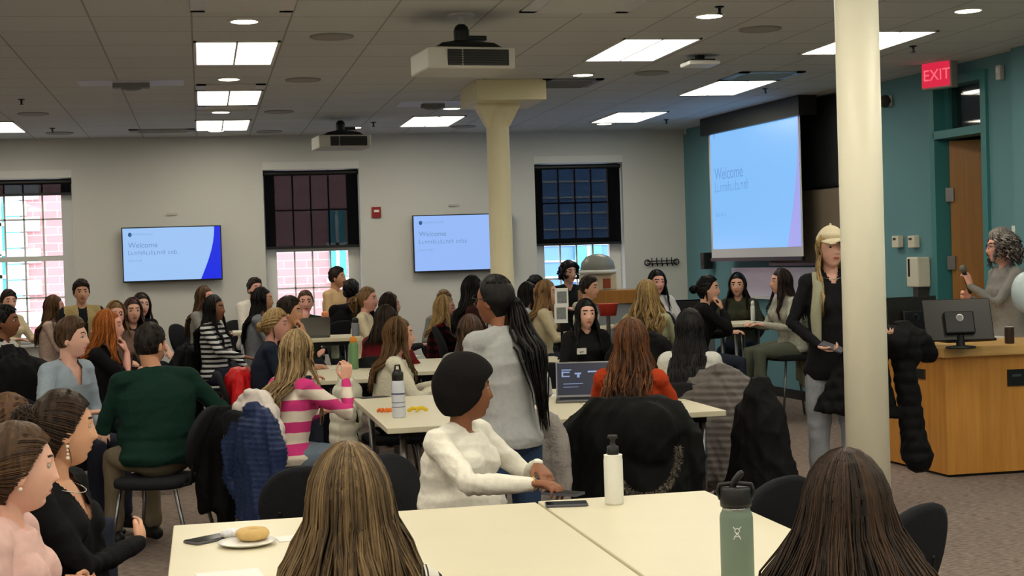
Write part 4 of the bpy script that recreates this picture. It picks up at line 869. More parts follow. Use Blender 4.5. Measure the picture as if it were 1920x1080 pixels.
def hand(buf, W, D, Nn, side, sc=1., curl=.5, thumb=1., spread=1.):
    """W wrist, D direction of the palm, Nn palm normal (the side the fingers curl to)"""
    D = nrm(D); Nn = nrm(np.array(Nn)-np.dot(Nn, D)*D); Sd = np.cross(D, Nn)*side
    P = lambda a, b, c: W+(D*a+Sd*b+Nn*c)*sc
    buf.tube([P(0, 0, 0), P(.03, 0, 0), P(.065, 0, 0), P(.088, 0, 0)], [(.017*sc, .026*sc), (.016*sc, .034*sc), (.0145*sc, .040*sc), (.012*sc, .038*sc)], 12, ref=tuple(Nn))
    for k, (b0, ln) in enumerate(((.031, .070), (.0105, .078), (-.0105, .072), (-.030, .058))):
        a = .09-.004*abs(k-1); p = P(a-.01, b0, 0); pts = [p]; ang = .12+curl*.25*(1+.12*k); seg = (.46, .30, .24); ds = b0*.16*spread
        for s_ in seg:
            q = pts[-1]+(D*math.cos(ang)*ln*s_*1.25+Nn*math.sin(ang)*ln*s_*1.25+Sd*ds*s_)*sc; pts.append(q); ang += curl*.95
        buf.tube(pts, [.0088*sc, .0085*sc, .0078*sc, .0066*sc], 8)
    t0 = P(.018, .026, .004); t1 = P(.045, .048, .012*(.5+curl)); t2 = P(.075, .052*thumb, .022*(.5+curl)); t3 = P(.098, .044*thumb, .034*(.4+curl))
    buf.tube([t0, t1, t2, t3], [.013*sc, .0115*sc, .0095*sc, .0075*sc], 8)
def two_bone(S, Wt, l1, l2, hint):
    S = np.array(S, float); Wt = np.array(Wt, float); d = Wt-S; L = np.linalg.norm(d); mx = (l1+l2)*.995
    if L > mx: Wt = S+d/L*mx; d = Wt-S; L = mx
    a = (l1*l1-l2*l2+L*L)/(2*L); h = math.sqrt(max(0, l1*l1-a*a)); u = d/L; hn = np.array(hint, float); hn = hn-np.dot(hn, u)*u; hn = nrm(hn)
    return S+u*a+hn*h, Wt
def cut(t):
    w_ = t.split()[:12]
    while w_[-1].strip(',') in ('a', 'the', 'of', 'in', 'at', 'by', 'on', 'and', 'with', 'to', 'one', 'from', 'behind', 'seen', 'facing', 'left', 'an', 'under', 'beyond', 'right'): w_.pop()
    return ' '.join(w_).strip(',')
def person(who, px, py, d, f=0, h=None, hair=('short', (40, 30, 26), (70, 52, 42)), sk='light', top=None, tc=(60, 60, 70), tname='sweater', slv=1., arms=('table', 'table'), stand=False, male=False,
           pitch=0., roll=0., bulk=1., lean=4., legs=(40, 44, 58), seat=None, chair_=True, hat=None, hood=False, extra=None, glasses=False, beard=None, hhint=None, dx=0., scale=1., label=None, group=None, face=True, curl=.5, vest=None, shirt=None, vneck=0., topz=None):
    seed = int(px*7+py) % 100000; h = f if h is None else h; rng = random.Random(seed)
    Pt = PD(px, py, d); zt = Pt[2] if topz is None else topz; hl = .118; cap_t = .012 if hair[0] in ('buzz', 'bun', 'pony') else .02
    hs = scale; zh = zt-(hl*hs+cap_t*hs)
    if stand: sz = None; hipz = zh*.535+.01
    else:
        sz = seat if seat is not None else max(.45, zt-.86); hipz = sz+.10
    sh = (.172 if male else .148)*bulk; HT = .25*hs
    rl = math.radians(lean); c7z = zh-.150*hs; tl = c7z-hipz
    ly = math.sin(rl)*tl
    def tor(t, x=0., y=0.): return np.array((x, ly*t**1.2+y, hipz+tl*t))
    hc = np.array((0., ly+.030*hs, zh))
    hy = math.radians(h-f); hr = rotz(hy) @ roty(math.radians(roll)) @ rotx(math.radians(-pitch))
    rz = facing(Pt, f); Rw = rotz(rz); rootxy = Pt[:2]-(Rw @ hc)[:2]
    root = thing('person', label or who, 'person', (rootxy[0], rootxy[1], 0), rz, group)
    vx = float(np.clip(d*.00080, .0034, .0100)); near = d < 5.2; mid = d < 9.8
    shz = hipz+tl*.90; Sv = lambda s: tor(.90, s*sh)
    # torso rings
    bw = sh/.158; ty = 1.0+(bulk-1)*.8
    secs = [(-.10, .150, .112, 0), (0., .168, .120, 0), (.22, .140 if not male else .152, .103, 0), (.5, .150 if not male else .166, .110, .004), (.72, .158 if not male else .176, .112, .0), (.87, .140, .088, -.006), (.97, .085, .068, -.008)]
    def torso(buf, inf, t0=-.2):
        R = []; 
        for t, rx, ry, yo in secs:
            if t < t0: continue
            c = tor(max(t, 0), 0, yo); ie = inf
            if t < .1 and inf > 0: inf = inf+.014
            if t < 0: c = c+np.array((0, 0, t*tl))
            a = np.arange(24)*2*PI/24; R.append(np.stack([c[0]+np.cos(a)*(rx*bw+inf), c[1]+np.sin(a)*(ry*ty+inf), np.full(24, c[2])+.0*a], 1)); inf = ie
        buf.rings(R)
        for s in (-1, 1):
            buf.tube([tor(.95, s*.03, -.01), tor(.925, s*sh*.6, -.01), Sv(s)+np.array((0, -.006, .004))], [.05+inf, .046+inf, .05+inf], 12)
            buf.ball(Sv(s), .050*(1+.3*(bulk-1))+inf*.8)
            if not male: buf.ball(tor(.66, s*.068*bw, .082*ty), (.060+inf, .048+inf, .058+inf))
        if bulk > 1.15: buf.ball(tor(.25, 0, .04), (.17*bw+inf, .15*ty+inf, .14+inf))
    AM = []
    for s, a in ((1, arms[0]), (-1, arms[1])):
        S_ = Sv(s); hint = (s*.8, -.5, -1.)
        th_ = (sz+.14) if sz else hipz-.02
        tabz = .765 if not (sz and sz > .53) else max(.77, sz+.33)
        Dh = None; Nh = None; cu = curl
        if isinstance(a, str):
            if a == 'table': W = (s*.13, .34+.03*rng.random(), tabz); Nh = (0, 0, -1)
            elif a == 'lap': W = (s*.09, .27, th_+.03); Nh = (0, 0, -1)
            elif a == 'down': W = (s*(sh+.06), .03, shz-.50); hint = (s*.3, -1, 0); Dh = (0, .1, -1); Nh = (-s, 0, 0)
            elif a == 'chin': W = tuple(hc+hr @ np.array((s*.02, .125, -.185))); hint = (s*.7, .35, -1); Dh = tuple(hr @ np.array((-s*.12, -.25, 1.))); Nh = tuple(hr @ np.array((0., -1, -.2))); cu = 1.1
            elif a == 'cross': W = (-s*.10, ly*.6+.205+.03*s, shz-.235+.05*s); hint = (s*1., -.1, -.8); Dh = (-s*1., -.15, .25); Nh = (0, -1, 0); cu = .35
            elif a == 'hips': W = (s*.10, .19, hipz+.10); Nh = (0, -1, 0); Dh = (-s, .3, -.1)
        else:
            W = a[0]; 
            if len(a) > 1 and a[1] is not None: Dh = a[1]
            if len(a) > 2 and a[2] is not None: Nh = a[2]
            if len(a) > 3 and a[3] is not None: hint = a[3]
            if len(a) > 4: cu = a[4]
        ua, fa = (.285, .25) if male else (.265, .232)
        E_, W_ = two_bone(S_, W, ua, fa, hint)
        if Dh is None: Dh = W_-E_
        if Nh is None: Nh = (0, 0, -1)
        AM.append((s, S_, E_, W_, Dh, Nh, cu))
    def armtube(buf, inf, frac, s, S_, E_, W_):
        r = (.046, .038, .035, .026) if male else (.040, .033, .030, .022)
        k = .25 if inf else 0
        if frac >= 1: buf.tube([S_, S_*.5+E_*.5, E_, E_*.5+W_*.5, W_*(1.0)+E_*0.], [r[0]+inf*1.1, (r[0]+r[1])/2+inf, r[1]+inf, r[2]+inf*.9, r[3]+inf*.65], 12)
        elif frac > 0: q = S_+(E_-S_)*frac*1.6; buf.tube([S_, S_*.5+q*.5, q], [r[0]+inf*1.1, r[0]*.95+inf, r[1]+inf*1.4], 12)
        else: pass
    # ---- body: one continuous surface
    b = B(); U, nu, nv = sph(76 if mid else 56, 60 if mid else 44, .55); b.add((head_pts(U)*hs) @ hr.T+hc, grid_faces(nu, nv))
    for s in (-1, 1):
        er = hr @ roty(-s*.12) @ rotz(-s*.35); ec = hc+hr @ (np.array((s*.0735, -.006, -.008))*hs); b.ball(ec, (.008*hs, .019*hs, .032*hs), er, 14, 10)
        b.ball(ec+hr @ np.array((s*.003, .004, -.018)), (.006*hs, .011*hs, .012*hs), er, 10, 8)
        if d < 10:
            b.ball(hc+hr @ (np.array((s*.031, .0735, .0200))*hs), (.0168*hs, .0112*hs, .0060*hs), hr @ rotz(-s*.12), 14, 8); b.ball(hc+hr @ (np.array((s*.031, .0725, -.0010))*hs), (.0155*hs, .0100*hs, .0045*hs), hr @ rotz(-s*.12), 14, 8)
    nk = .050 if male else .043
    hb = hc+hr @ (np.array((0, -.022, -.055))*hs)
    b.tube([tor(.93, 0, -.005), tor(1.0, 0, .0), (tor(1., 0, .0)+hb)/2, hb], [nk*1.35, nk*1.08, nk, nk*.98], 16)
    torso(b, -.008)
    for s, S_, E_, W_, Dh, Nh, cu in AM:
        armtube(b, 0, 1, s, S_, E_, W_); hand(b, W_, np.array(Dh, float), np.array(Nh, float), s, (1.0 if male else .9)*hs, cu)
    AN = []
    if stand:
        for s in (-1, 1): AN.append([np.array((s*.085, 0, hipz)), np.array((s*.10, .02, hipz*.53)), np.array((s*.11, -.01, .09))])
    else:
        fz = sz-.45
        for s in (-1, 1): AN.append([np.array((s*.085, .02, sz+.085)), np.array((s*.11, .40, sz+.07)), np.array((s*.12, .40, .09+fz*.9))])
    for q in AN: b.tube(q, [.07, .05, .034], 10)
    me = remesh(b, vx, 1 if near else 1); V = get_co(me)
    sm, lm = skin(sk); hm = hairmat(hair[1], hair[2])
    me.materials.append(sm); me.materials.append(lm); me.materials.append(hm if not beard else hm)
    FC = (face_co(me)-hc) @ hr/hs; mi = np.zeros(len(FC), int); fr_ = FC[:, 1] > .055
    mi[fr_ & (np.abs(FC[:, 0]) < .023) & (np.abs(FC[:, 2]+.059) < .0085*(1-(np.abs(FC[:, 0])/.024)**1.6)+.0008)] = 1
    bz = .036-.10*np.abs(np.abs(FC[:, 0])-.028); mi[fr_ & (np.abs(FC[:, 0]) > .012) & (np.abs(FC[:, 0]) < .046) & (np.abs(FC[:, 2]-bz) < (.0034 if mid else .0048))] = 2
    if beard:
        bd = (FC[:, 1] > .0) & (FC[:, 2] < -.043+.02*(np.abs(FC[:, 0]) > .035)) & (FC[:, 2] > -.125) & (mi == 0) & (np.linalg.norm(FC, axis=1) < .145) & ~((np.abs(FC[:, 0]) < .03) & (FC[:, 2] > -.05) & (FC[:, 2] < -.046))
        if beard == 'moustache': bd = bd & (FC[:, 2] > -.052) & (np.abs(FC[:, 0]) < .03) & (FC[:, 1] > .07)
        mi[bd] = 2
    me.polygons.foreach_set('material_index', mi.astype(np.int32)); me.polygons.foreach_set('use_smooth', [True]*len(me.polygons))
    a_ = me.attributes.new('hv', 'FLOAT', 'POINT'); me.name = 'body'
    o = bpy.data.objects.new('body', me); C.objects.link(o); o.parent = root
    body = o
    # eyes
    hv_ = abs(((h+180) % 360)-180)
    if hv_ < 125:
        for s in (-1, 1):
            q = B(); c = hc+hr @ (np.array((s*.031, .0752 if d < 10 else .0775, .0105))*hs); er = hr @ rotz(-s*.12)
            q.ball((0, 0, 0), (.0145*hs, .0092*hs, .0088*hs), None, 18, 12)
            Vv = q.v[-1][:, [0, 2, 1]]*np.array((1, -1, 1)); Vv = q.v[-1]
            q.v[-1] = Vv @ er.T+c; 
            fcs = [np.mean([q.v[-1][i] for i in fc], 0) for fc in q.f]; lc = (np.array(fcs)-c) @ er; q.fm = [1 if (abs(p_[0]+0.) < .0062*hs and abs(p_[2]) < .0075*hs and p_[1] > 0) else 0 for p_ in lc]
            q.obj('eye', [EYEW, EYED], root, True)
    # ---- clothes
    tm = top or cloth('knit', tc)
    g = B(); inf = .013*(1.25 if tname in ('hoodie', 'jacket', 'fleece', 'coat') else 1.)
    torso(g, inf)
    if slv > 0:
        for s, S_, E_, W_, *_ in AM: armtube(g, inf, slv, s, S_, E_, W_)
    g.tube([tor(.90, 0, -.005), tor(1.0, 0, -.002), tor(1.02, 0, .002)], [nk*1.85+inf*.5, nk*1.38+inf*.3, nk*1.18+inf*.2], 18, rnd_=False)
    if hood: g.tube([tor(1.0, -.085, .02), tor(.99, -.06, -.06), tor(.94, 0, -.115), tor(.99, .06, -.06), tor(1., .085, .02)], [.022, .036, .05, .036, .022], 12)
    me = remesh(g, max(.0065, min(.013, vx*1.35)), 3); V = get_co(me); N_ = get_no(me)
    amp = .0045 if near or mid else .004
    disp = wob(V*np.array((1, 1, .8)), seed+3, 8, amp*.45)+ridg(V*np.array((.7, .7, 1.3)), seed+5, 13, amp*1.5)
    for s, S_, E_, W_, *_ in AM:
        de = np.linalg.norm(V-E_, axis=1); ax = nrm(W_-E_) if slv >= 1 else np.array((0, 0, 1.)); disp += gs(de, .085)*.0035*np.sin(((V-E_) @ ax)*170+seed)
        if slv >= 1: dw = np.linalg.norm(V-W_, axis=1); disp += -.002*gs(dw, .03)
    V2 = V+N_*disp[:, None]; me.vertices.foreach_set('co', V2.astype(np.float32).ravel())
    if vneck:
        import bmesh
        bm = bmesh.new(); bm.from_mesh(me); ct = tor(1.)
        dl = [f_ for f_ in bm.faces if (lambda c: c.y > ct[1]-.01 and c.z > ct[2]-vneck and abs(c.x) < .012+(c.z-(ct[2]-vneck))*.42)(f_.calc_center_median())]
        bmesh.ops.delete(bm, geom=dl, context='FACES'); bm.to_mesh(me); bm.free()
    o = finish(me, tname, [tm]+([vest] if vest else []), root)
    if vest:
        fc = face_co(me); mi = (((np.abs(fc[:, 0]) > .04) | (fc[:, 1] < ly*.8-.02)) & (np.abs(fc[:, 0]) < sh+.01) & (fc[:, 2] > hipz)).astype(np.int32); me.polygons.foreach_set('material_index', mi)
    lgm = cloth('trousers_cloth', legs)
    t_ = B()
    for q in AN: t_.tube([q[0], q[0]*.5+q[1]*.5, q[1], q[1]*.5+q[2]*.5, q[2]+np.array((0, 0, .02))], [.092, .082, .066, .06, .052], 12)
    c = tor(0); t_.ball(c+np.array((0, -.008, -.015)), (.150*bw, .112*ty, .085)); 
    t_.tube([c+np.array((0, 0, -.02)), c+np.array((0, 0, .05))], [(.105*ty, .152*bw), (.10*ty, .142*bw)], 18, ref=(0, 1, 0))
    me = remesh(t_, .014 if not (stand and d < 10) else .009, 3); V = get_co(me); N_ = get_no(me); me.vertices.foreach_set('co', (V+N_*wob(V, seed+9, 18, .004)[:, None]).astype(np.float32).ravel()); finish(me, 'trousers', lgm, root)
    for q in AN:
        s_ = B(); a = q[2]; fl = a[2]-.09; s_.tube([(a[0], a[1]-.05, fl+.045), (a[0], a[1]+.02, fl+.05), (a[0], a[1]+.11, fl+.038), (a[0], a[1]+.17, fl+.03)], [(.04, .038), (.045, .04), (.033, .042), (.02, .034)], 12, ref=(0, 0, 1)); s_.obj('shoe', M['black'] if not stand else mat('shoe_white', (200, 200, 200), .6), root, True)
    # ---- hair
    kind = hair[0]; op = dict(hair[3]) if len(hair) > 3 else {}; 
    if kind == 'short': op.setdefault('taper', 1); op.setdefault('nape', -.062); op.setdefault('side', -.012)
    hb_ = B()
    ybf = lambda z: ly*np.clip((z-hipz)/tl, 0, 1)**1.2-.108*ty if z < shz+.0 else ly-.055
    yff = lambda z: ly*np.clip((z-hipz)/tl, 0, 1)**1.2+(.115+(.02 if not male else 0))*ty if z < shz-.05 else ly+.09
    Sx = dict(shz=shz, back=-.11, chest=.11, yb=ybf, yf=yff)
    K = 1 if d > 12.5 else (1.7 if d > 9.8 else (3. if d > 5.2 else 7.))
    wd = {1: .0088, 1.7: .0068, 3.: .0052, 7.: .0032}[K]
    if hat is None or hat != 'beanie':
        hair_cap(hb_, {'buzz': .005, 'short': op.get('T', .014), 'bun': .010, 'pony': .010, 'long': .008, 'curly': op.get('T', .03)}[kind], hr, hc, op, seed, hs)
    if kind == 'long':
        L = op.get('L', .42)
        R = []; n_ = 18; e0 = hc+hr @ np.array((0, -.02, .02))
        for u in np.linspace(0, 1, 9):
            z = hc[2]+.02-u*(L-.03); w_ = np.interp(u, [0, .2, .4, .7, 1], [.066, .060, .074, .092, .075])*op.get('spread', 1.)*(1+op.get('flare', .02)*2); 
            y0 = np.interp(z, [shz-.05, shz+.06, hc[2]], [ybf(shz-.06)-.016, ly-.058, (hc+hr @ np.array((0, -.045, 0)))[1]])
            x0 = np.interp(z, [shz, hc[2]], [0, (hc+hr @ np.array((0, -.045, 0)))[0]]); dp = np.interp(u, [0, .3, .6, 1], [.05, .030, .015, .008])
            a = np.arange(n_)*2*PI/n_; R.append(np.stack([x0+np.cos(a)*w_, y0+np.sin(a)*dp, np.full(n_, z)], 1))
        hb_.rings(R, True, .25)
        op.setdefault('T', .015); strands(hb_, int(110*K), hr, hc, L, Sx, op, seed, wd)
    elif kind == 'pony':
        L = op.get('L', .4); p0 = hc+hr @ np.array((op.get('x', 0), -.095, .01+op.get('hi', .03))); rr = random.Random(seed)
        hb_.ball(p0, .026, hv=.1)
        nloc = int(26*K); 
        for i in range(nloc):
            ox, oy = rr.gauss(0, .014), rr.gauss(0, .012); ph = rr.random()*6.28; ll = L*rr.uniform(.8, 1.03); pts = []
            for j in range(12):
                u = j/11; z = p0[2]+.012*math.sin(u*3)-u*ll; bulge = .9+1.2*math.sin(min(1, u*1.25)*PI)
                yb = min(p0[1]-.035*math.sin(min(1, u*2.5)*PI/2)*1.0, ybf(z)-.055) if z < shz+.05 else p0[1]-.03*math.sin(min(1, u*4)*PI/2)
                pts.append((p0[0]+op.get('sway', 0)*u*ll+ox*bulge+.004*math.sin(ph+u*9), yb+oy*bulge, z))
            ribbon(hb_, pts, wd*1.5, rr.random())
        for i in range(int(40*K)):
            a = rr.uniform(.5, 2*PI-.5); pol = np.linspace(.45, 1., 6); U1 = nrm_rows(np.stack([np.sin(a)*np.ones(6)*np.sin(1.25*(1-pol)+.2), np.cos(a)*np.sin(1.25*(1-pol)+.2), np.cos(1.25*(1-pol)+.2)], 1))
            Pq = head_pts(U1, 0.); Pq = (Pq+nrm_rows(Pq)*.011) @ hr.T+hc; ribbon(hb_, Pq, wd, rr.random()*.7)
    elif kind == 'bun':
        p0 = hc+hr @ (np.array(op.get('pos', (0, -.10, .05)))); r0 = op.get('r', .042); rr = random.Random(seed)
        hb_.ball(p0, (r0, r0*.85, r0), hv=.2)
        for i in range(int(14*K)):
            ax = nrm(np.array((rr.gauss(0, 1), rr.gauss(0, 1), rr.gauss(0, 1)))); u, v = frame_of(ax, np.array((0, 0, 1.))); ph = rr.random()*6
            ribbon(hb_, [p0+(u*math.cos(t)+v*math.sin(t))*r0*rr.uniform(.98, 1.06)+ax*.006 for t in np.linspace(ph, ph+3.5, 9)], wd*1.3, rr.random())
        tgt = p0
        for i in range(int(60*K)):
            a = rr.uniform(0, 2*PI); U0 = np.array((math.sin(a), math.cos(a), 0.)); zz = hairline(np.array([U0]), op.get('fr', .066))[0]/.118; U0 = nrm(np.array((U0[0]*math.sqrt(max(.05, 1-zz*zz)), U0[1]*math.sqrt(max(.05, 1-zz*zz)), zz+.08)))
            U1_ = nrm((hr.T @ (p0-hc))/np.array((.073, .094, .118))); ts = np.linspace(0, .92, 8)[:, None]; Us = nrm_rows(U0*(1-ts)+U1_*ts+np.array((0, 0, .01))); Pq = head_pts(Us, 0.); Pq = (Pq+nrm_rows(Pq)*(.0105+.002*rr.random())) @ hr.T+hc; ribbon(hb_, Pq, wd*.9, float(np.clip(rr.random()*1.1-.2, 0, 1)))
        for i in range(op.get('loose', 4)):
            s = rr.choice((-1, 1)); q0 = hc+hr @ np.array((s*.078, .0+rr.gauss(0, .006), .02)); ribbon(hb_, [q0+np.array((s*.004*math.sin(j), .004*math.cos(j*1.3), -j*.022)) for j in range(7)], wd*.8, rr.random())
    elif kind == 'curly':
        rr = random.Random(seed); Tc = op.get('T', .03); L = op.get('L', .15); ext = op.get('ext', .02)
        for i in range(int(op.get('n', 120)*(1+.4*K))):
            a = rr.uniform(op.get('amin', 1.0), 2*PI-op.get('amin', 1.0)); pz = rr.uniform(-.35, 1.)
            Uq = nrm(np.array((math.sin(a)*math.sqrt(max(0, 1-pz*pz)), math.cos(a)*math.sqrt(max(0, 1-pz*pz)), pz))); Pq = head_pts(np.array([Uq]), 0.)[0]; Pq = hc+hr @ (Pq+nrm(Pq)*(Tc*rr.uniform(.6, 1.25))); out = hr @ nrm(np.array((Uq[0], Uq[1], 0.0)))
            ln = L*rr.uniform(.5, 1.)*(1.2-.5*max(0, pz)) if L else .03; ph = rr.random()*6; pts = []
            for j in range(11):
                u = j/10; r_ = .010*min(1, u*3); pts.append(Pq+out*(ext*math.sin(u*PI*.7))+np.array((r_*math.cos(ph+u*14), r_*math.sin(ph+u*14), -u*ln)))
            ribbon(hb_, pts, wd*1.25, float(np.clip(op.get('hv', .4)+(-.5 if rr.random() < op.get('darklow', 0)*(1-pz) else 0)+rr.uniform(-.35, .45), 0, 1)))
    elif kind == 'short' and op.get('tuft', 1):
        rr = random.Random(seed)
        for i in range(int(70*K)):
            a = rr.uniform(0, 2*PI); pol = rr.uniform(.05, 1.0 if abs(a-PI) > 1.9 else 1.75); Uq = np.array([(math.sin(a)*math.sin(pol+.10*j), math.cos(a)*math.sin(pol+.10*j), math.cos(pol+.10*j)) for j in range(4)]); Pq = head_pts(Uq, 0.)
            if Pq[-1][2] < hairline(Uq[-1:], op.get('fr', .066))[0]: continue
            off = op.get('T', .014)*np.array((1.2, 1.3, 1.3, 1.1))*np.clip(.38+.62*(Pq[:, 2]-.01)/.06, .38, 1); Pq = (Pq+nrm_rows(Pq)*off[:, None]) @ hr.T+hc; ribbon(hb_, Pq, wd*1.2, rr.random())
    hm_ = op.get('mat', hm)
    ho = hb_.obj(op.get('name', 'hair'), hm_, root, True, hv=True)
    # ---- small personal things that move with the person
    if hat:
        q = B(); c1 = lin((0, 0, 0)); hmt = hat[1]
        if hat[0] == 'cap':
            U, nu, nv = sph(48, 40); P = head_pts(U, 0.); g_ = P[:, 2]-np.where(U[:, 1] > 0, .058, .035); s_ = 1/(1+np.exp(-g_/.003)); off = s_*.026-(1-s_)*.02; q.add(((P+nrm_rows(P)*off[:, None])*hs) @ hr.T+hc, grid_faces(nu, nv)); cap = q.obj('cap', hmt, root, True)
            q = B(); R = []
            for y, w_, z in ((.07, .082, .062), (.10, .085, .060), (.13, .078, .054), (.155, .060, .047), (.168, .034, .043)):
                x = np.linspace(-1, 1, 9); up_ = np.stack([x*w_, y-.018*x*x, z-.018*x*x+.004], 1); lo = np.stack([x[::-1]*w_, y-.018*x[::-1]**2, z-.018*x[::-1]**2-.002], 1); R.append((np.vstack([up_, lo])*hs) @ hr.T+hc)
            q.rings(R); q.obj('brim', hmt, cap, True); q = B(); q.ball(hc+hr @ np.array((0, -.0, .148)), .008); q.obj('button', hmt, cap, True)
        elif hat[0] == 'wrap':
            U, nu, nv = sph(60, 50); P = head_pts(U, 0.); g_ = P[:, 2]-hairline(U, .056, -.01, -.07)+.002; s_ = 1/(1+np.exp(-g_/.003)); th_ = .030+.016*np.clip(-U[:, 1], 0, 1)+.012*np.clip(U[:, 2], 0, 1); off = s_*(th_+.002*np.sin(P[:, 2]*90+U[:, 0]*4))-(1-s_)*.02; q.add(((P+nrm_rows(P)*off[:, None])*hs) @ hr.T+hc, grid_faces(nu, nv)); q.obj('head_wrap', hmt, root, True)
    if glasses:
        q = B()
        for s in (-1, 1):
            cc = hc+hr @ (np.array((s*.033, .098, .010))*hs); q.tube([cc+hr @ np.array((.023*math.cos(a), 0, .019*math.sin(a))) for a in np.linspace(0, 2*PI, 17)], .0018, 6, rnd_=False)
            q.tube([cc+hr @ np.array((s*.023, 0, .004)), hc+hr @ np.array((s*.079, .06, .012)), hc+hr @ np.array((s*.081, -.005, .008))], .0018, 6)
        q.tube([hc+hr @ np.array((-.011, .099, .012)), hc+hr @ np.array((.011, .099, .012))], .0016, 6); q.obj('glasses', M['black'], root, True)
    info = dict(root=root, hc=hc, hr=hr, tor=tor, AM=AM, rz=rz, Rw=Rw, xy=rootxy, sh=sh, shz=shz, sz=sz, hipz=hipz, tl=tl, body=body)
    if chair_ and not stand: chair(rootxy[0]-(Rw @ np.array((0, .02, 0)))[0]*0, rootxy[1], rz, 'black chair under the '+cut(label or who), sz)
    return info
def W(info, p): return np.array((info['xy'][0], info['xy'][1], 0))+info['Rw'] @ np.array(p, float)
def earring(info, s, drop=0.):
    q = B(); c = info['hc']+info['hr'] @ np.array((s*.080, -.002, -.045)); q.ball(c, .0055, m=0, nu=12, nv=8)
    if drop:
        for k in range(3): q.ball(c+np.array((0, 0, -.012*(k+1))), .004 if k < 2 else .006, nu=10, nv=8)
    return q.obj('earring', mat('pearl', (236, 226, 212), .2), info['root'], True)
def necklace(info, r=.062, z=-.16, m=None, drop=.05):
    hc = info['hc']; ty = info['tor'](1.0); q = B(); q.tube([(r*math.sin(a), ty[1]+.012+(r+.012)*math.cos(a), ty[2]+.01-.028*(math.cos(a)+1)/2*drop/.05) for a in np.linspace(-2.3, 2.3, 22)], .002, 6); return q.obj('necklace', m or M['steel'], info['root'], True)
def name_tag(info, x=-.07, t=.72, y=.135):
    c = info['tor'](t, x, y); q = B(); q.box(c, (.08, .006, .05), rot=rotx(-.15)); o = q.obj('name_tag', M['plate'], info['root']); q = B()
    for k in range(2): q.box(c+np.array((0, .0036, .008-.014*k)), (.055-.02*k, .001, .005), rot=rotx(-.15))
    q.obj('tag_lettering', M['black'], o); return o
# ------------------------------------------------------------------ garments hung on chair backs
def coat(px, py, d, deg, label, m, w=.25, top_=.90, bot=.30, dep=.10, name='coat', quilt=0., sleeves=True, fur=None, flare=1.15, sx=0., hood=None, seed=1, base=None, tw=1., furx=0., furz=0., drop=.06):
    if base is not None: x, y, rz = base
    else: p = PD(px, py, d); x, y = p[0], p[1]; rz = facing(p, deg)
    t = thing(name, label, name.replace('_', ' '), (x, y, 0), rz); g = B(); R = []
    for u in np.linspace(0, 1, 12):
        z = top_-(top_-bot)*u; ww = w*np.interp(u, [0, .06, .2, 1], [.70*tw, .92*tw, 1.*(1+tw)/2, flare]); dd = dep*np.interp(u, [0, .06, .25, .6, 1], [.45, .8, 1., 1., .9]); a = np.arange(30)*2*PI/30
        fold = 1+.10*np.sin(a*5+seed)*u+.08*np.sin(a*9+seed*3)*u
        R.append(np.stack([sx*u+np.cos(a)*ww*fold, -.27-.03*u+np.sin(a)*dd*fold, z+.0*a-drop*u*u*np.cos(a*2+seed)], 1))
    g.rings(R)
    if sleeves:
        for s in (-1, 1): g.tube([(s*w*.72, -.27, top_-.06), (s*w*1.08, -.28, top_-.2), (s*w*1.12, -.29, top_-.38), (s*w*1.02+sx, -.27, max(bot+.04, top_-.55))], [.05, .062, .056, .048], 14)
    if hood is not None: g.ball((furx, -.27-dep*.9, top_-.16+furz), (.17, .07, .17))
    elif tw > .7: g.tube([(-.1, -.25, top_-.01), (0, -.30, top_+.01), (.1, -.25, top_-.01)], [.03, .04, .03], 12)
    me = remesh(g, .012 if d < 9 else .015, 3); V = get_co(me); N_ = get_no(me); dsp = wob(V*np.array((1., 1., .5)), seed, 14, .008)+ridg(V*np.array((1., 1., .55)), seed+4, 17, .016)
    if quilt: dsp += .011*np.abs(np.sin(V[:, 2]*PI/quilt+.6*V[:, 0]))-.004
    me.vertices.foreach_set('co', (V+N_*dsp[:, None]).astype(np.float32).ravel()); finish(me, 'shell', m, t)
    if fur:
        q = B(); rr = random.Random(seed)
        path = [np.array((furx+.17*math.cos(a), -.27-dep-.075+.02*math.cos(2*a), top_-.24+furz+.22*math.sin(a))) for a in np.linspace(PI*.98, PI*2.02, 40)]
        for p in path:
            for k in range(26):
                dr_ = nrm(np.array((rr.gauss(0, 1), rr.gauss(-.4, 1), rr.gauss(0, 1)))); ribbon(q, [p, p+dr_*.016, p+dr_*.028+np.array((0, 0, -.006))], .0022, rr.random())
        q.obj('fur_trim', fur, t, True, hv=True)
    return t

# ------------------------------------------------------------------ who sits and stands where
BLK = ((9, 8, 9), (27, 23, 22)); DKB = ((22, 15, 12), (58, 42, 32)); BRN = ((52, 36, 24), (120, 86, 56)); AUB = ((48, 24, 12), (128, 70, 36)); BLD = ((110, 84, 50), (208, 176, 122)); LBR = ((84, 62, 38), (160, 124, 78))
black_knit = cloth('black_knit', (24, 24, 27)); 
I = {}
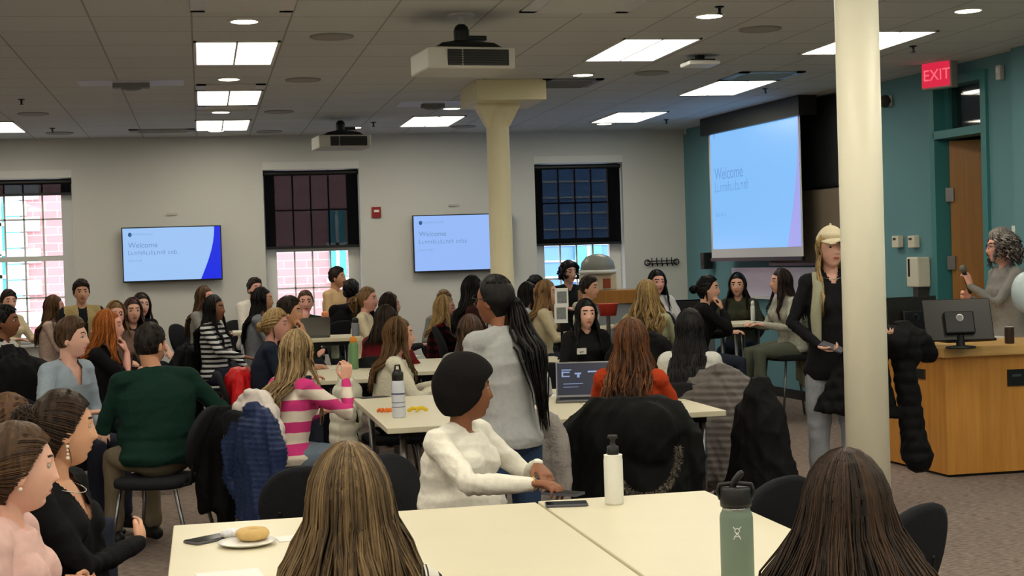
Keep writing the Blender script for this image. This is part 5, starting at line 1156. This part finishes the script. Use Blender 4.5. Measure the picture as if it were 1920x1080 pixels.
# ---- foreground
I['pink'] = person('person in a pale pink top in profile at the bottom left corner', 26, 788, 4.05, 75, 101, hair=('bun', (46, 33, 24), (104, 76, 52), {'pos': (0, -.105, -.02), 'r': .035, 'loose': 1}), sk='fair', tc=(222, 184, 178), tname='blouse', slv=.5, arms=('lap', 'lap'), pitch=4)
earring(I['pink'], 1)
I['blazer'] = person('person in a black blazer with folded arms at lower left', 112, 728, 4.75, 68, 104, hair=('bun', (16, 12, 11), (74, 54, 40), {'pos': (0, -.105, .035), 'r': .046, 'loose': 2}), sk='olive', tc=(22, 22, 24), tname='blazer', arms=('cross', 'cross'), lean=2, vneck=.13, pitch=2)
earring(I['blazer'], 1, 1); necklace(I['blazer'], .075, m=M['steel'], drop=.1)
I['fore1'] = person('person seen from behind at bottom centre in a black and white striped top', 652, 826, 3.2, 184, 186, hair=('long', (62, 48, 33), (150, 124, 88), {'L': .52, 'wave': .008, 'flare': .065, 'hv': .08}), sk='light', top=ramp_mat('striped_cream_black', 'x', [(0, (226, 222, 212)), (.6, (40, 38, 40)), (.8, (226, 222, 212)), (.9, (60, 56, 56))], 26, 'X'), tname='blouse', arms=('table', 'table'), topz=None)
I['fore2'] = person('person seen from behind at bottom right in a pinkish beige top', 1584, 838, 3.05, 176, 172, hair=('long', (26, 19, 15), (84, 62, 46), {'L': .52, 'wave': .008, 'flare': .10, 'hv': .05}), sk='light', tc=(190, 164, 150), tname='sweater', arms=('lap', 'lap'))
I['white'] = person('person in a white sweatshirt and black head covering resting an arm on the near table', 872, 672, 6.0, 62, 112, hair=('buzz', (14, 12, 12), (30, 26, 26)), hat=('wrap', cloth('black_jersey', (20, 18, 19))), sk='brown', tc=(236, 232, 220), tname='sweatshirt', bulk=1.16, lean=8,
                   arms=(((.20, .46, .775), (.1, 1, .0), (0, 0, -1), (1, -.2, -.6), .8), ((-.10, .34, .80), (.6, .8, -.5), (0, -.3, -1), (-1, .1, -.9), .6)), seat=.45)
# ---- standing
I['grey'] = person('person standing in a grey shirt and jeans, turned to the left', 928, 513, 7.3, 212, 235, hair=('pony', *BLK, {'L': .60, 'hi': -.02, 'x': 0.03, 'sway': .06}), sk='brown', tc=(168, 170, 170), tname='shirt', stand=True, arms=('hips', 'hips'), legs=(48, 66, 94), glasses=True, lean=6)
I['cap'] = person('person in a cream cap standing beside the near pillar holding a phone', 1557, 424, 9.3, 12, 20, hair=('long', (132, 104, 66), (206, 180, 128), {'L': .42, 'amin': 74, 'flare': .0, 'sides': 'both'}), hat=('cap', cloth('cream_cotton', (218, 206, 176), bump=.4, scale=160)), sk='fair', tc=(24, 24, 27), tname='sweater', stand=True,
                 arms=(((.12, .17, 1.03), (-.75, .45, -.3), (.1, .3, 1), (.9, -.5, -.3), .8), (( -.24, .20, 1.08), (-.2, 1, 0), (0, 0, 1), (-.6, -.8, -.4), .6)), legs=(148, 152, 160), lean=0, vneck=.06)
necklace(I['cap'], .07, drop=.08); name_tag(I['cap'], -.10, .70, .13)
I['presenter'] = person('person with a microphone presenting behind the desk in a grey sweater', 1876, 430, 11.5, -62, -78, hair=('curly', (58, 40, 44), (196, 190, 182), {'T': .032, 'L': .095, 'ext': .03, 'amin': 1.05, 'hv': .5, 'darklow': .8, 'n': 260}), sk='pink', tc=(132, 130, 128), tname='sweater', stand=True, glasses=True,
                       arms=(((.06, .29, 1.20), (-.2, .9, .3), (-1, 0, .1), (.5, -.7, -1), 1.0), ((-.08, .36, 1.30), (.25, .15, 1), (1, .3, 0), (-.4, -.4, -1), 1.15)), lean=3, bulk=1.05)
# ---- middle of the room
pinkst = ramp_mat('pink_white_stripes', 'x', [(0, (206, 60, 128)), (.5, (226, 214, 200))], 8.5, 'Z', dist=.03)
I['stripe'] = person('person in a pink and white striped sweater with one hand raised', 556, 616, 8.5, 122, 128, hair=('long', (98, 78, 52), (206, 176, 130), {'L': .42, 'wave': .008}), sk='light', top=pinkst, tname='sweater', arms=(((.12, .34, .95), (0, .15, 1), (-1, .2, 0), (.8, 0, -1), 1.0), 'table'), lean=10, legs=(110, 124, 140))
I['green'] = person('broad person in a dark green sweater seen from behind', 280, 602, 8.7, 205, 140, hair=('short', (16, 13, 12), (46, 36, 30), {'T': .012}), sk='tan', tc=(18, 46, 38), tname='sweater', male=True, bulk=1.22, arms=((((.36, .18, .84), None, None, None)), 'table'), lean=8, legs=(130, 118, 98), chair_=False)
I['blue'] = person('person in a pale blue open collared shirt looking right', 132, 593, 9.3, 50, 72, hair=('short', (48, 34, 24), (112, 82, 56), {'T': .016, 'quiff': .012}), sk='fair', tc=(158, 172, 186), tname='shirt', male=True, arms=('table', 'lap'), lean=14, vneck=.13)
I['red_hair'] = person('person in a black short sleeved top resting a cheek on one hand', 202, 578, 11.0, 72, 84, hair=('long', (120, 56, 16), (206, 122, 52), {'L': .42, 'wave': .012, 'flare': .04}), sk='pink', tc=(20, 20, 24), tname='top', slv=.5, arms=('chin', 'table'), lean=10)
I['rust'] = person('person in a rust orange sweater seen from behind at a laptop', 1182, 594, 8.05, 168, 160, hair=('long', (40, 24, 14), (142, 88, 50), {'L': .44, 'wave': .009, 'flare': .035}), sk='light', tc=(178, 62, 30), tname='sweater', arms=('table', 'table'), lean=6)
I['silk'] = person('person in a silvery white top seen from behind, leaning forward', 1292, 577, 9.5, 172, 175, hair=('long', (10, 9, 10), (30, 28, 30), {'L': .52, 'wave': .002, 'flare': .02}), sk='light', tc=(214, 214, 208), tname='top', arms=('table', 'table'), lean=10)
I['fleece'] = person('person in a white fleece looking right beyond the white bottle', 746, 592, 10.3, 95, 98, hair=('long', (52, 36, 22), (134, 98, 62), {'L': .36, 'wave': .008}), sk='light', top=cloth('white_fleece', (226, 220, 200), bump=.8, scale=90), tname='fleece', arms=('table', 'table'), lean=8)
I['navy'] = person('person in a navy top with a red jacket on the chair', 514, 576, 11.4, 92, 80, hair=('bun', *BLD, {'pos': (0, -.10, -.03), 'r': .035, 'loose': 5}), sk='pink', tc=(30, 38, 54), tname='shirt', arms=('table', 'chin'), lean=12, pitch=8)
I['kneel'] = person('person behind the white headed bottle leaning low in a grey top', 880, 588, 10.6, 172, 178, hair=('long', (52, 38, 30), (112, 84, 66), {'L': .44}), sk='light', tc=(150, 148, 144), arms=('table', 'table'))
I['tag'] = person('person in a black hoodie with a white name tag facing the viewer', 1098, 559, 12.6, 12, 14, hair=('long', *BLK, {'L': .40, 'amin': 56}), sk='fair', tc=(24, 24, 26), tname='hoodie', arms=('lap', 'lap')); name_tag(I['tag'], .07, .66, .15)
# ---- right back group
I['olive_wave'] = person('person in a pale olive top seen from behind near the serving counter', 1212, 523, 12.4, 170, 168, hair=('long', (104, 82, 50), (184, 152, 98), {'L': .36, 'wave': .016, 'flare': .06}), sk='light', tc=(156, 158, 128), tname='top', arms=('table', 'table'))
I['winter'] = person('person in a white jacket facing the room under the coat hooks', 1231, 505, 15.4, 18, 20, hair=('long', *BLK, {'L': .30, 'amin': 58}), sk='pink', tc=(206, 204, 204), tname='jacket', arms=('table', 'table'))
I['chin'] = person('person in a black hoodie resting chin on hand, in profile to the right', 1326, 515, 13.6, 100, 86, hair=('bun', *BLK, {'pos': (0, -.125, -.0), 'r': .034}), sk='light', tc=(18, 18, 20), tname='hoodie', arms=('chin', 'table'), lean=14)
I['olive'] = person('person in an olive jacket leaning on the high table', 1382, 510, 15.6, -12, -6, hair=('long', *BLK, {'L': .26, 'amin': 60, 'flare': .03}), sk='light', tc=(58, 60, 46), tname='jacket', arms=('table', 'table'), lean=12)
I['left_look'] = person('person in a light patterned blouse at the high table looking left', 1464, 502, 14.4, -62, -74, hair=('long', (22, 14, 14), (60, 42, 38), {'L': .38, 'flare': .03}), sk='light', top=cloth('patterned_blouse', (176, 174, 160), var=.5, scale=30), tname='blouse', arms=('table', 'table'), lean=8, legs=(96, 100, 88))
I['creamy'] = person('person in a cream knit sweater in profile left of the framed notices', 1024, 523, 14.3, 92, 78, hair=('long', (108, 80, 50), (186, 148, 100), {'L': .36}), sk='light', tc=(214, 200, 166), tname='sweater', arms=('table', 'table'), lean=6)
I['tee'] = person('person in a black T-shirt standing before the right window', 1066, 489, 16.9, 14, 30, hair=('curly', *BLK, {'T': .025, 'L': .03, 'amin': .7, 'n': 100, 'hv': .1}), sk='light', tc=(30, 34, 32), tname='shirt', slv=.5, male=True, vneck=.04, arms=('table', 'table'))
I['cream2'] = person('person in a cream hoodie looking right beside the drinks machine', 1104, 516, 15.6, 70, 66, hair=('short', *DKB, {'T': .016}), sk='olive', tc=(216, 208, 186), tname='hoodie', male=True, arms=('table', 'table'), hood=True)
I['dk1'] = person('person in a white top behind the standing person in grey, looking right', 990, 527, 15.8, 95, 88, hair=('long', *BLK, {'L': .34, 'flare': .03}), sk='tan', tc=(190, 190, 188), tname='top', arms=('table', 'table'))
I['dk2'] = person('person in a dark top farthest behind the standing person in grey', 1003, 516, 17.2, 80, 60, hair=('short', *BLK, {'T': .02}), sk='light', tc=(36, 36, 40), tname='shirt', male=True, arms=('table', 'table'))
I['dk3'] = person('person in a dark top whose head shows left of the standing person in grey', 886, 515, 14.0, 100, 110, hair=('long', *BLK, {'L': .40, 'flare': .03}), sk='tan', tc=(60, 34, 32), tname='top', arms=('table', 'table'))
plaid = ramp_mat('red_black_plaid', 'plaid', [(0, (160, 30, 44)), (.5, (52, 26, 34))], 14)
I['plaid'] = person('person in a red and black plaid shirt with hand at chin', 833, 552, 14.2, 84, 80, hair=('long', *BLD, {'L': .26, 'wave': .006, 'flare': .03}), sk='pink', top=plaid, tname='shirt', arms=('chin', 'table'), lean=8)
I['plaidback'] = person('person mostly hidden behind the one in plaid', 832, 543, 16.3, 10, 0, hair=('short', *LBR, {'T': .018}), sk='light', tc=(120, 116, 110), tname='shirt', arms=('table', 'table'))
I['maroon'] = person('person in a maroon sweater seen from behind', 722, 570, 12.9, 160, 140, hair=('long', *DKB, {'L': .22, 'flare': .05}), sk='light', tc=(112, 26, 36), tname='sweater', arms=('table', 'table'))
I['bob'] = person('person with only the back of the head showing beyond the maroon sweater', 730, 547, 15.2, 120, 100, hair=('long', *DKB, {'L': .2, 'flare': .02}), sk='light', tc=(44, 44, 48), tname='shirt', arms=('table', 'table'))
I['cream3'] = person('person in a cream zip jacket looking right left of the maroon sweater', 688, 537, 14.9, 80, 70, hair=('pony', *LBR, {'L': .2}), sk='pink', tc=(222, 208, 176), tname='jacket', arms=('table', 'table'), lean=6)
I['blackhood'] = person('person in a black hoodie seen from behind right of the middle window', 658, 524, 16.4, 165, 160, hair=('short', *BLK, {'T': .022}), sk='dark', tc=(16, 16, 18), tname='hoodie', male=True, arms=('table', 'table'), hood=True, bulk=1.1)
I['tan'] = person('person in a tan shirt standing against the middle window looking right', 631, 499, 17.7, 60, 72, hair=('short', *DKB, {'T': .016}), sk='tan', tc=(206, 172, 128), tname='shirt', male=True, arms=('lap', 'lap'), beard='moustache')
I['mouth'] = person('person in a dark green top with a hand to the mouth', 572, 543, 15.2, 6, 4, hair=('pony', *BRN, {'L': .15}), sk='pink', tc=(52, 60, 44), tname='top', arms=('chin', 'table'))
I['lean'] = person('person leaning in behind the navy top, looking right', 541, 555, 12.5, 88, 82, hair=('short', *DKB, {'T': .02}), sk='tan', tc=(40, 34, 32), tname='shirt', male=True, arms=('chin', 'table'), lean=16)
I['dklong'] = person('person in a grey top left of the middle window looking right', 491, 537, 14.9, 85, 78, hair=('long', *BLK, {'L': .42}), sk='tan', tc=(120, 122, 128), tname='top', arms=('table', 'table'), lean=6)
I['beard'] = person('bearded person in a light jacket at the left edge of the middle window', 477, 519, 16.9, 40, 30, hair=('short', *DKB, {'T': .014}), sk='pink', tc=(214, 208, 196), tname='jacket', male=True, arms=('table', 'table'), beard='full')
bw = ramp_mat('black_white_stripes', 'x', [(0, (214, 214, 214)), (.5, (28, 28, 32))], 22, 'Z', dist=.02)
I['bwstripe'] = person('person in a black and white striped top looking up to the right', 401, 552, 14.4, 66, 62, hair=('long', *BLK, {'L': .44, 'flare': .02}), sk='brown', top=bw, tname='top', arms=('table', 'lap'), lean=-2)
I['greyvest'] = person('person in a grey top behind the black and white stripes', 383, 535, 16.4, 62, 58, hair=('long', *BRN, {'L': .44}), sk='pink', tc=(140, 136, 130), tname='top', arms=('table', 'table'))
I['arm'] = person('person in a black T-shirt with a bent arm out to the right', 264, 548, 15.6, 30, 20, hair=('long', *DKB, {'L': .24}), sk='fair', tc=(22, 22, 26), tname='shirt', slv=.45, arms=((( .34, .16, .96), (.7, .6, 0), (0, 0, -1), (1, -.4, -.3), .8), 'table'))
I['scarf'] = person('person with a grey scarf facing the viewer behind the dark green sweater', 248, 557, 14.4, 14, 10, hair=('long', (42, 26, 24), (90, 60, 54), {'L': .2, 'amin': 56, 'flare': .02}), sk='light', tc=(40, 40, 44), tname='top', arms=('table', 'table'))
I['hide'] = person('person half hidden beyond the black short sleeved top', 216, 563, 13.4, 20, 10, hair=('long', *LBR, {'L': .2}), sk='pink', tc=(120, 96, 84), tname='top', arms=('table', 'table'))
vestm = cloth('khaki_vest', (176, 156, 110))
I['vest'] = person('person in a khaki vest over a black shirt facing the viewer by the left window', 152, 524, 15.8, 8, 6, hair=('short', *DKB, {'T': .022}), sk='olive', tc=(26, 28, 34), tname='shirt', male=True, arms=('table', 'table'), vest=vestm)
I['floral'] = person('person in a pale mottled top in profile below the left window', 101, 552, 15.9, 78, 86, hair=('long', *BRN, {'L': .40}), sk='pink', top=cloth('mottled_top', (196, 172, 158), var=.4, scale=40), tname='top', arms=('table', 'table'))
I['beige'] = person('person in a beige top at the far left edge by the window', 15, 543, 16.3, 35, 20, hair=('short', *DKB, {'T': .02}), sk='light', tc=(212, 196, 164), tname='top', arms=('table', 'table'))
I['edge'] = person('person in a black jacket with white pattern cut by the left edge', 9, 570, 11.6, 70, 72, hair=('short', *BLK, {'T': .014}), sk='brown', top=ramp_mat('black_white_blocks', 'x', [(0, (22, 22, 24)), (.78, (210, 208, 204))], 5, 'Z', dist=.2), tname='jacket', male=True, arms=('table', 'table'))
I['clip'] = person('person in a white top with a grey hair clip at the left edge, mostly hidden', 14, 735, 6.4, 100, 120, hair=('bun', *BRN, {'pos': (0, -.11, -.02), 'r': .045}), sk='fair', tc=(214, 212, 208), tname='top', arms=('lap', 'lap'))

# ---- things they hold
def at_hand(info, k, fwd=.075, nrm_off=.03):
    s, S_, E_, W_, Dh, Nh, cu = info['AM'][k]; D = nrm(np.array(Dh, float)); N = nrm(np.array(Nh, float)-np.dot(Nh, D)*D); return W_+D*fwd+N*nrm_off, D, N
def held(info, k, fwd, off, label, name, cat, build):
    p, D, N = at_hand(info, k, fwd, off); w_ = W(info, p); t = thing(name, label, cat, w_); Dw = info['Rw'] @ D; Nw = info['Rw'] @ N; build(t, Dw, Nw, np.cross(Dw, Nw)); return t
def b_phone(t, D, N, S_):
    R_ = np.array([S_, D, N]).T; q = B(); q.box((0, 0, 0), (.07, .145, .009), rot=R_); q.obj('case', mat('phone_case', (88, 88, 96), .4), t); q = B(); q.box(-N*.0055, (.064, .138, .001), rot=R_); q.obj('screen', M['dark'], t)
held(I['white'], 0, .13, .03, 'dark phone in the hand resting on the near table', 'phone', 'phone', b_phone)
held(I['cap'], 0, .085, .02, 'white phone held at the waist by the person in the cap', 'phone', 'phone', lambda t, D, N, S_: b_phone(t, D, N, S_))
def b_mic(t, D, N, S_):
    a = nrm(np.array((-.35, -.1, 1.)))
    q = B(); q.tube([-a*.10, -a*.02, a*.06], [.014, .015, .018], 14); q.obj('handle', M['black'], t, True); q = B(); q.ball(a*.09, (.027, .027, .030)); q.obj('mesh_head', mat('mic_mesh', (120, 116, 108), .5, .6, bump=.5, scale=400), t, True)
held(I['presenter'], 1, .05, .02, 'black handheld microphone with grey head held by the presenter', 'microphone', 'microphone', b_mic)
# bracelet of the person in white
s, S_, E_, W_, Dh, Nh, cu = I['white']['AM'][0]; a = nrm(W_-E_); u, v = frame_of(a, np.array((0, 0, 1.))); q = B(); q.tube([W_+(u*math.cos(t)+v*math.sin(t))*.031+a*.008*math.sin(t) for t in np.linspace(0, 2*PI, 22)], .0022, 6, rnd_=False); q.obj('bracelet', mat('gold', (212, 160, 70), .25, 1.), I['white']['root'], True)

# ---- coats on chairs
def basec(k, dx=0, dy=0): i = I[k]; p = W(i, (dx, dy, 0)); return (p[0], p[1], i['rz'])
quiltm = lambda n, c, r=.45: mat(n, c, r, bump=.2, scale=30, var=.08, spec=.18)
blk = quiltm('black_nylon', (10, 10, 12), .75)
coat(0, 0, 8, 0, 'navy quilted jacket hung on the chair of the person in pink stripes', quiltm('navy_quilt', (34, 48, 84)), w=.21, top_=.84, bot=.16, quilt=.028, base=basec('stripe', .16, .0), seed=2, dep=.09, flare=1.0, sx=.08, drop=.1)
coat(0, 0, 8, 0, 'dusty white puffer jacket beneath the navy quilted jacket', quiltm('white_puffer', (212, 202, 196)), w=.20, top_=.92, bot=.42, quilt=.08, base=basec('stripe', .02, .08), seed=5, dep=.09)
coat(0, 0, 8, 0, 'bright red jacket on the chair of the person in navy', quiltm('red_nylon', (196, 24, 28)), w=.20, top_=.86, bot=.25, base=basec('navy', -.02, .12), seed=7, dep=.13, flare=1.1, drop=.1, tw=.6)
coat(0, 0, 8, 0, 'black coat hung on the chair of the person in dark green', blk, w=.15, top_=.80, bot=.10, base=basec('green', .30, .04), seed=9, dep=.08, flare=.75, drop=.16)
gi = I['green']; chair(gi['xy'][0]+.0, gi['xy'][1]-.06, gi['rz']+.75, 'black chair with grey metal legs under the broad person in dark green')
furm = hairmat((70, 62, 54), (150, 140, 126))
coat(0, 0, 8, 0, 'black parka with grey fur trimmed hood on the chair of the person in rust orange', quiltm('black_parka', (12, 14, 15), .7), w=.30, top_=.90, bot=.16, base=basec('rust', .06), seed=11, dep=.10, fur=furm, hood=1, furx=.10, furz=-.02)
coat(0, 0, 8, 0, 'grey puffer coat on the chair of the person in silvery white', quiltm('grey_puffer', (104, 98, 96)), w=.20, top_=.90, bot=.20, quilt=.04, base=basec('silk', .22), seed=13, dep=.09)
coat(1452, 800, 8.3, 165, 'black coat draped over the chair left of the pillar', blk, w=.19, top_=.95, bot=.12, seed=15, dep=.12, flare=1.25, tw=.4, sleeves=False, drop=.12)
coat(1055, 800, 7.9, 150, 'pale grey long coat draped beside the jeans of the standing person', cloth('grey_wool', (158, 152, 148), bump=.6, scale=80), w=.13, top_=.86, bot=.2, seed=17, dep=.07, flare=1.3, tw=.6)
coat(0, 0, 8, 0, 'white padded jacket on the chair of the person in white fleece', quiltm('cream_puffer', (222, 218, 200)), w=.24, top_=.84, bot=.25, quilt=.08, base=basec('fleece'), seed=19, dep=.11)
coat(0, 0, 8, 0, 'black coat on the chair of the person in black and white stripes', blk, w=.25, top_=.88, bot=.2, base=basec('bwstripe'), seed=21, dep=.12)
coat(0, 0, 8, 0, 'black coat on the chair of the chin-resting person in profile at right', blk, w=.25, top_=1.08, bot=.3, base=basec('chin'), seed=23, dep=.13)
coat(0, 0, 8, 0, 'black jacket on the chair of the person in pale olive', blk, w=.23, top_=.98, bot=.4, base=basec('olive_wave'), seed=25, dep=.09)
coat(0, 0, 8, 0, 'sage green coat on the high chair left of the person in the cap', cloth('sage_cotton', (128, 128, 110)), w=.18, top_=.93, bot=.3, base=basec('left_look', 0, .1), seed=27, dep=.10)
free_chair(1452, 5.25, 232, 'dark padded chair back beyond the sage green bottle')
free_chair(1704, 4.6, 240, 'dark padded chair back right of the near pillar')
free_chair(575, 5.9, 170, 'dark padded chair back left of the foreground viewer in stripes')
free_chair(1030, 11.2, 185, 'dark rounded chair back before the black hoodie with the name tag')
coat(66, 640, 11.2, 30, 'black jacket bunched on a chair behind the person in pale blue', blk, w=.3, top_=.98, bot=.4, seed=31, dep=.15)
# the big padded coat carried over the arm of the person in the cap
cp = I['cap']; t = thing('coat', 'long black puffer coat carried over the arm beside the near pillar', 'coat', (cp['xy'][0], cp['xy'][1], 0), cp['rz']); g = B(); rr = random.Random(4)
g.tube([(-.10, .20, 1.00), (-.22, .24, 1.08), (-.34, .22, 1.04), (-.42, .16, .95)], [.06, .09, .10, .09], 16)
R = []
for u in np.linspace(0, 1, 10):
    a = np.arange(28)*2*PI/28; cx = -.15+.07*u; R.append(np.stack([cx+np.cos(a)*(.11+.155*u)*(1+.06*np.sin(5*a)*u), .21+np.sin(a)*.075*(1+.1*np.sin(7*a)), 1.06-.46*u+np.zeros(28)+.03*np.cos(a)*u], 1))
g.rings(R)
g.tube([(-.38, .18, .95), (-.41, .18, .75), (-.43, .18, .5), (-.46, .18, .33)], [.08, .075, .08, .10], 14)
g.tube([(-.40, .1, 1.08), (-.49, .12, 1.02), (-.56, .1, .96)], [.09, .095, .07], 14)
me = remesh(g, .011, 3); V = get_co(me); N_ = get_no(me); me.vertices.foreach_set('co', (V+N_*(ridg(V, 3, 16, .014)+.006*np.abs(np.sin(V[:, 2]*PI/.07+V[:, 0]*2)))[:, None]).astype(np.float32).ravel()); finish(me, 'shell', blk, t)

q = B(); q.tube([(.095, .02, cp['shz']+.06), (.105, .125, cp['shz']-.02), (.125, .135, cp['shz']-.2), (.12, .125, cp['shz']-.34), (.115, .12, cp['shz']-.38)], [(.026, .012), (.032, .014), (.034, .014), (.028, .014), (.02, .012)], 12, ref=(1, 0, 0)); q.obj('scarf', cloth('sage_scarf', (150, 150, 128)), cp['root'], True)
bpy.context.view_layer.update()
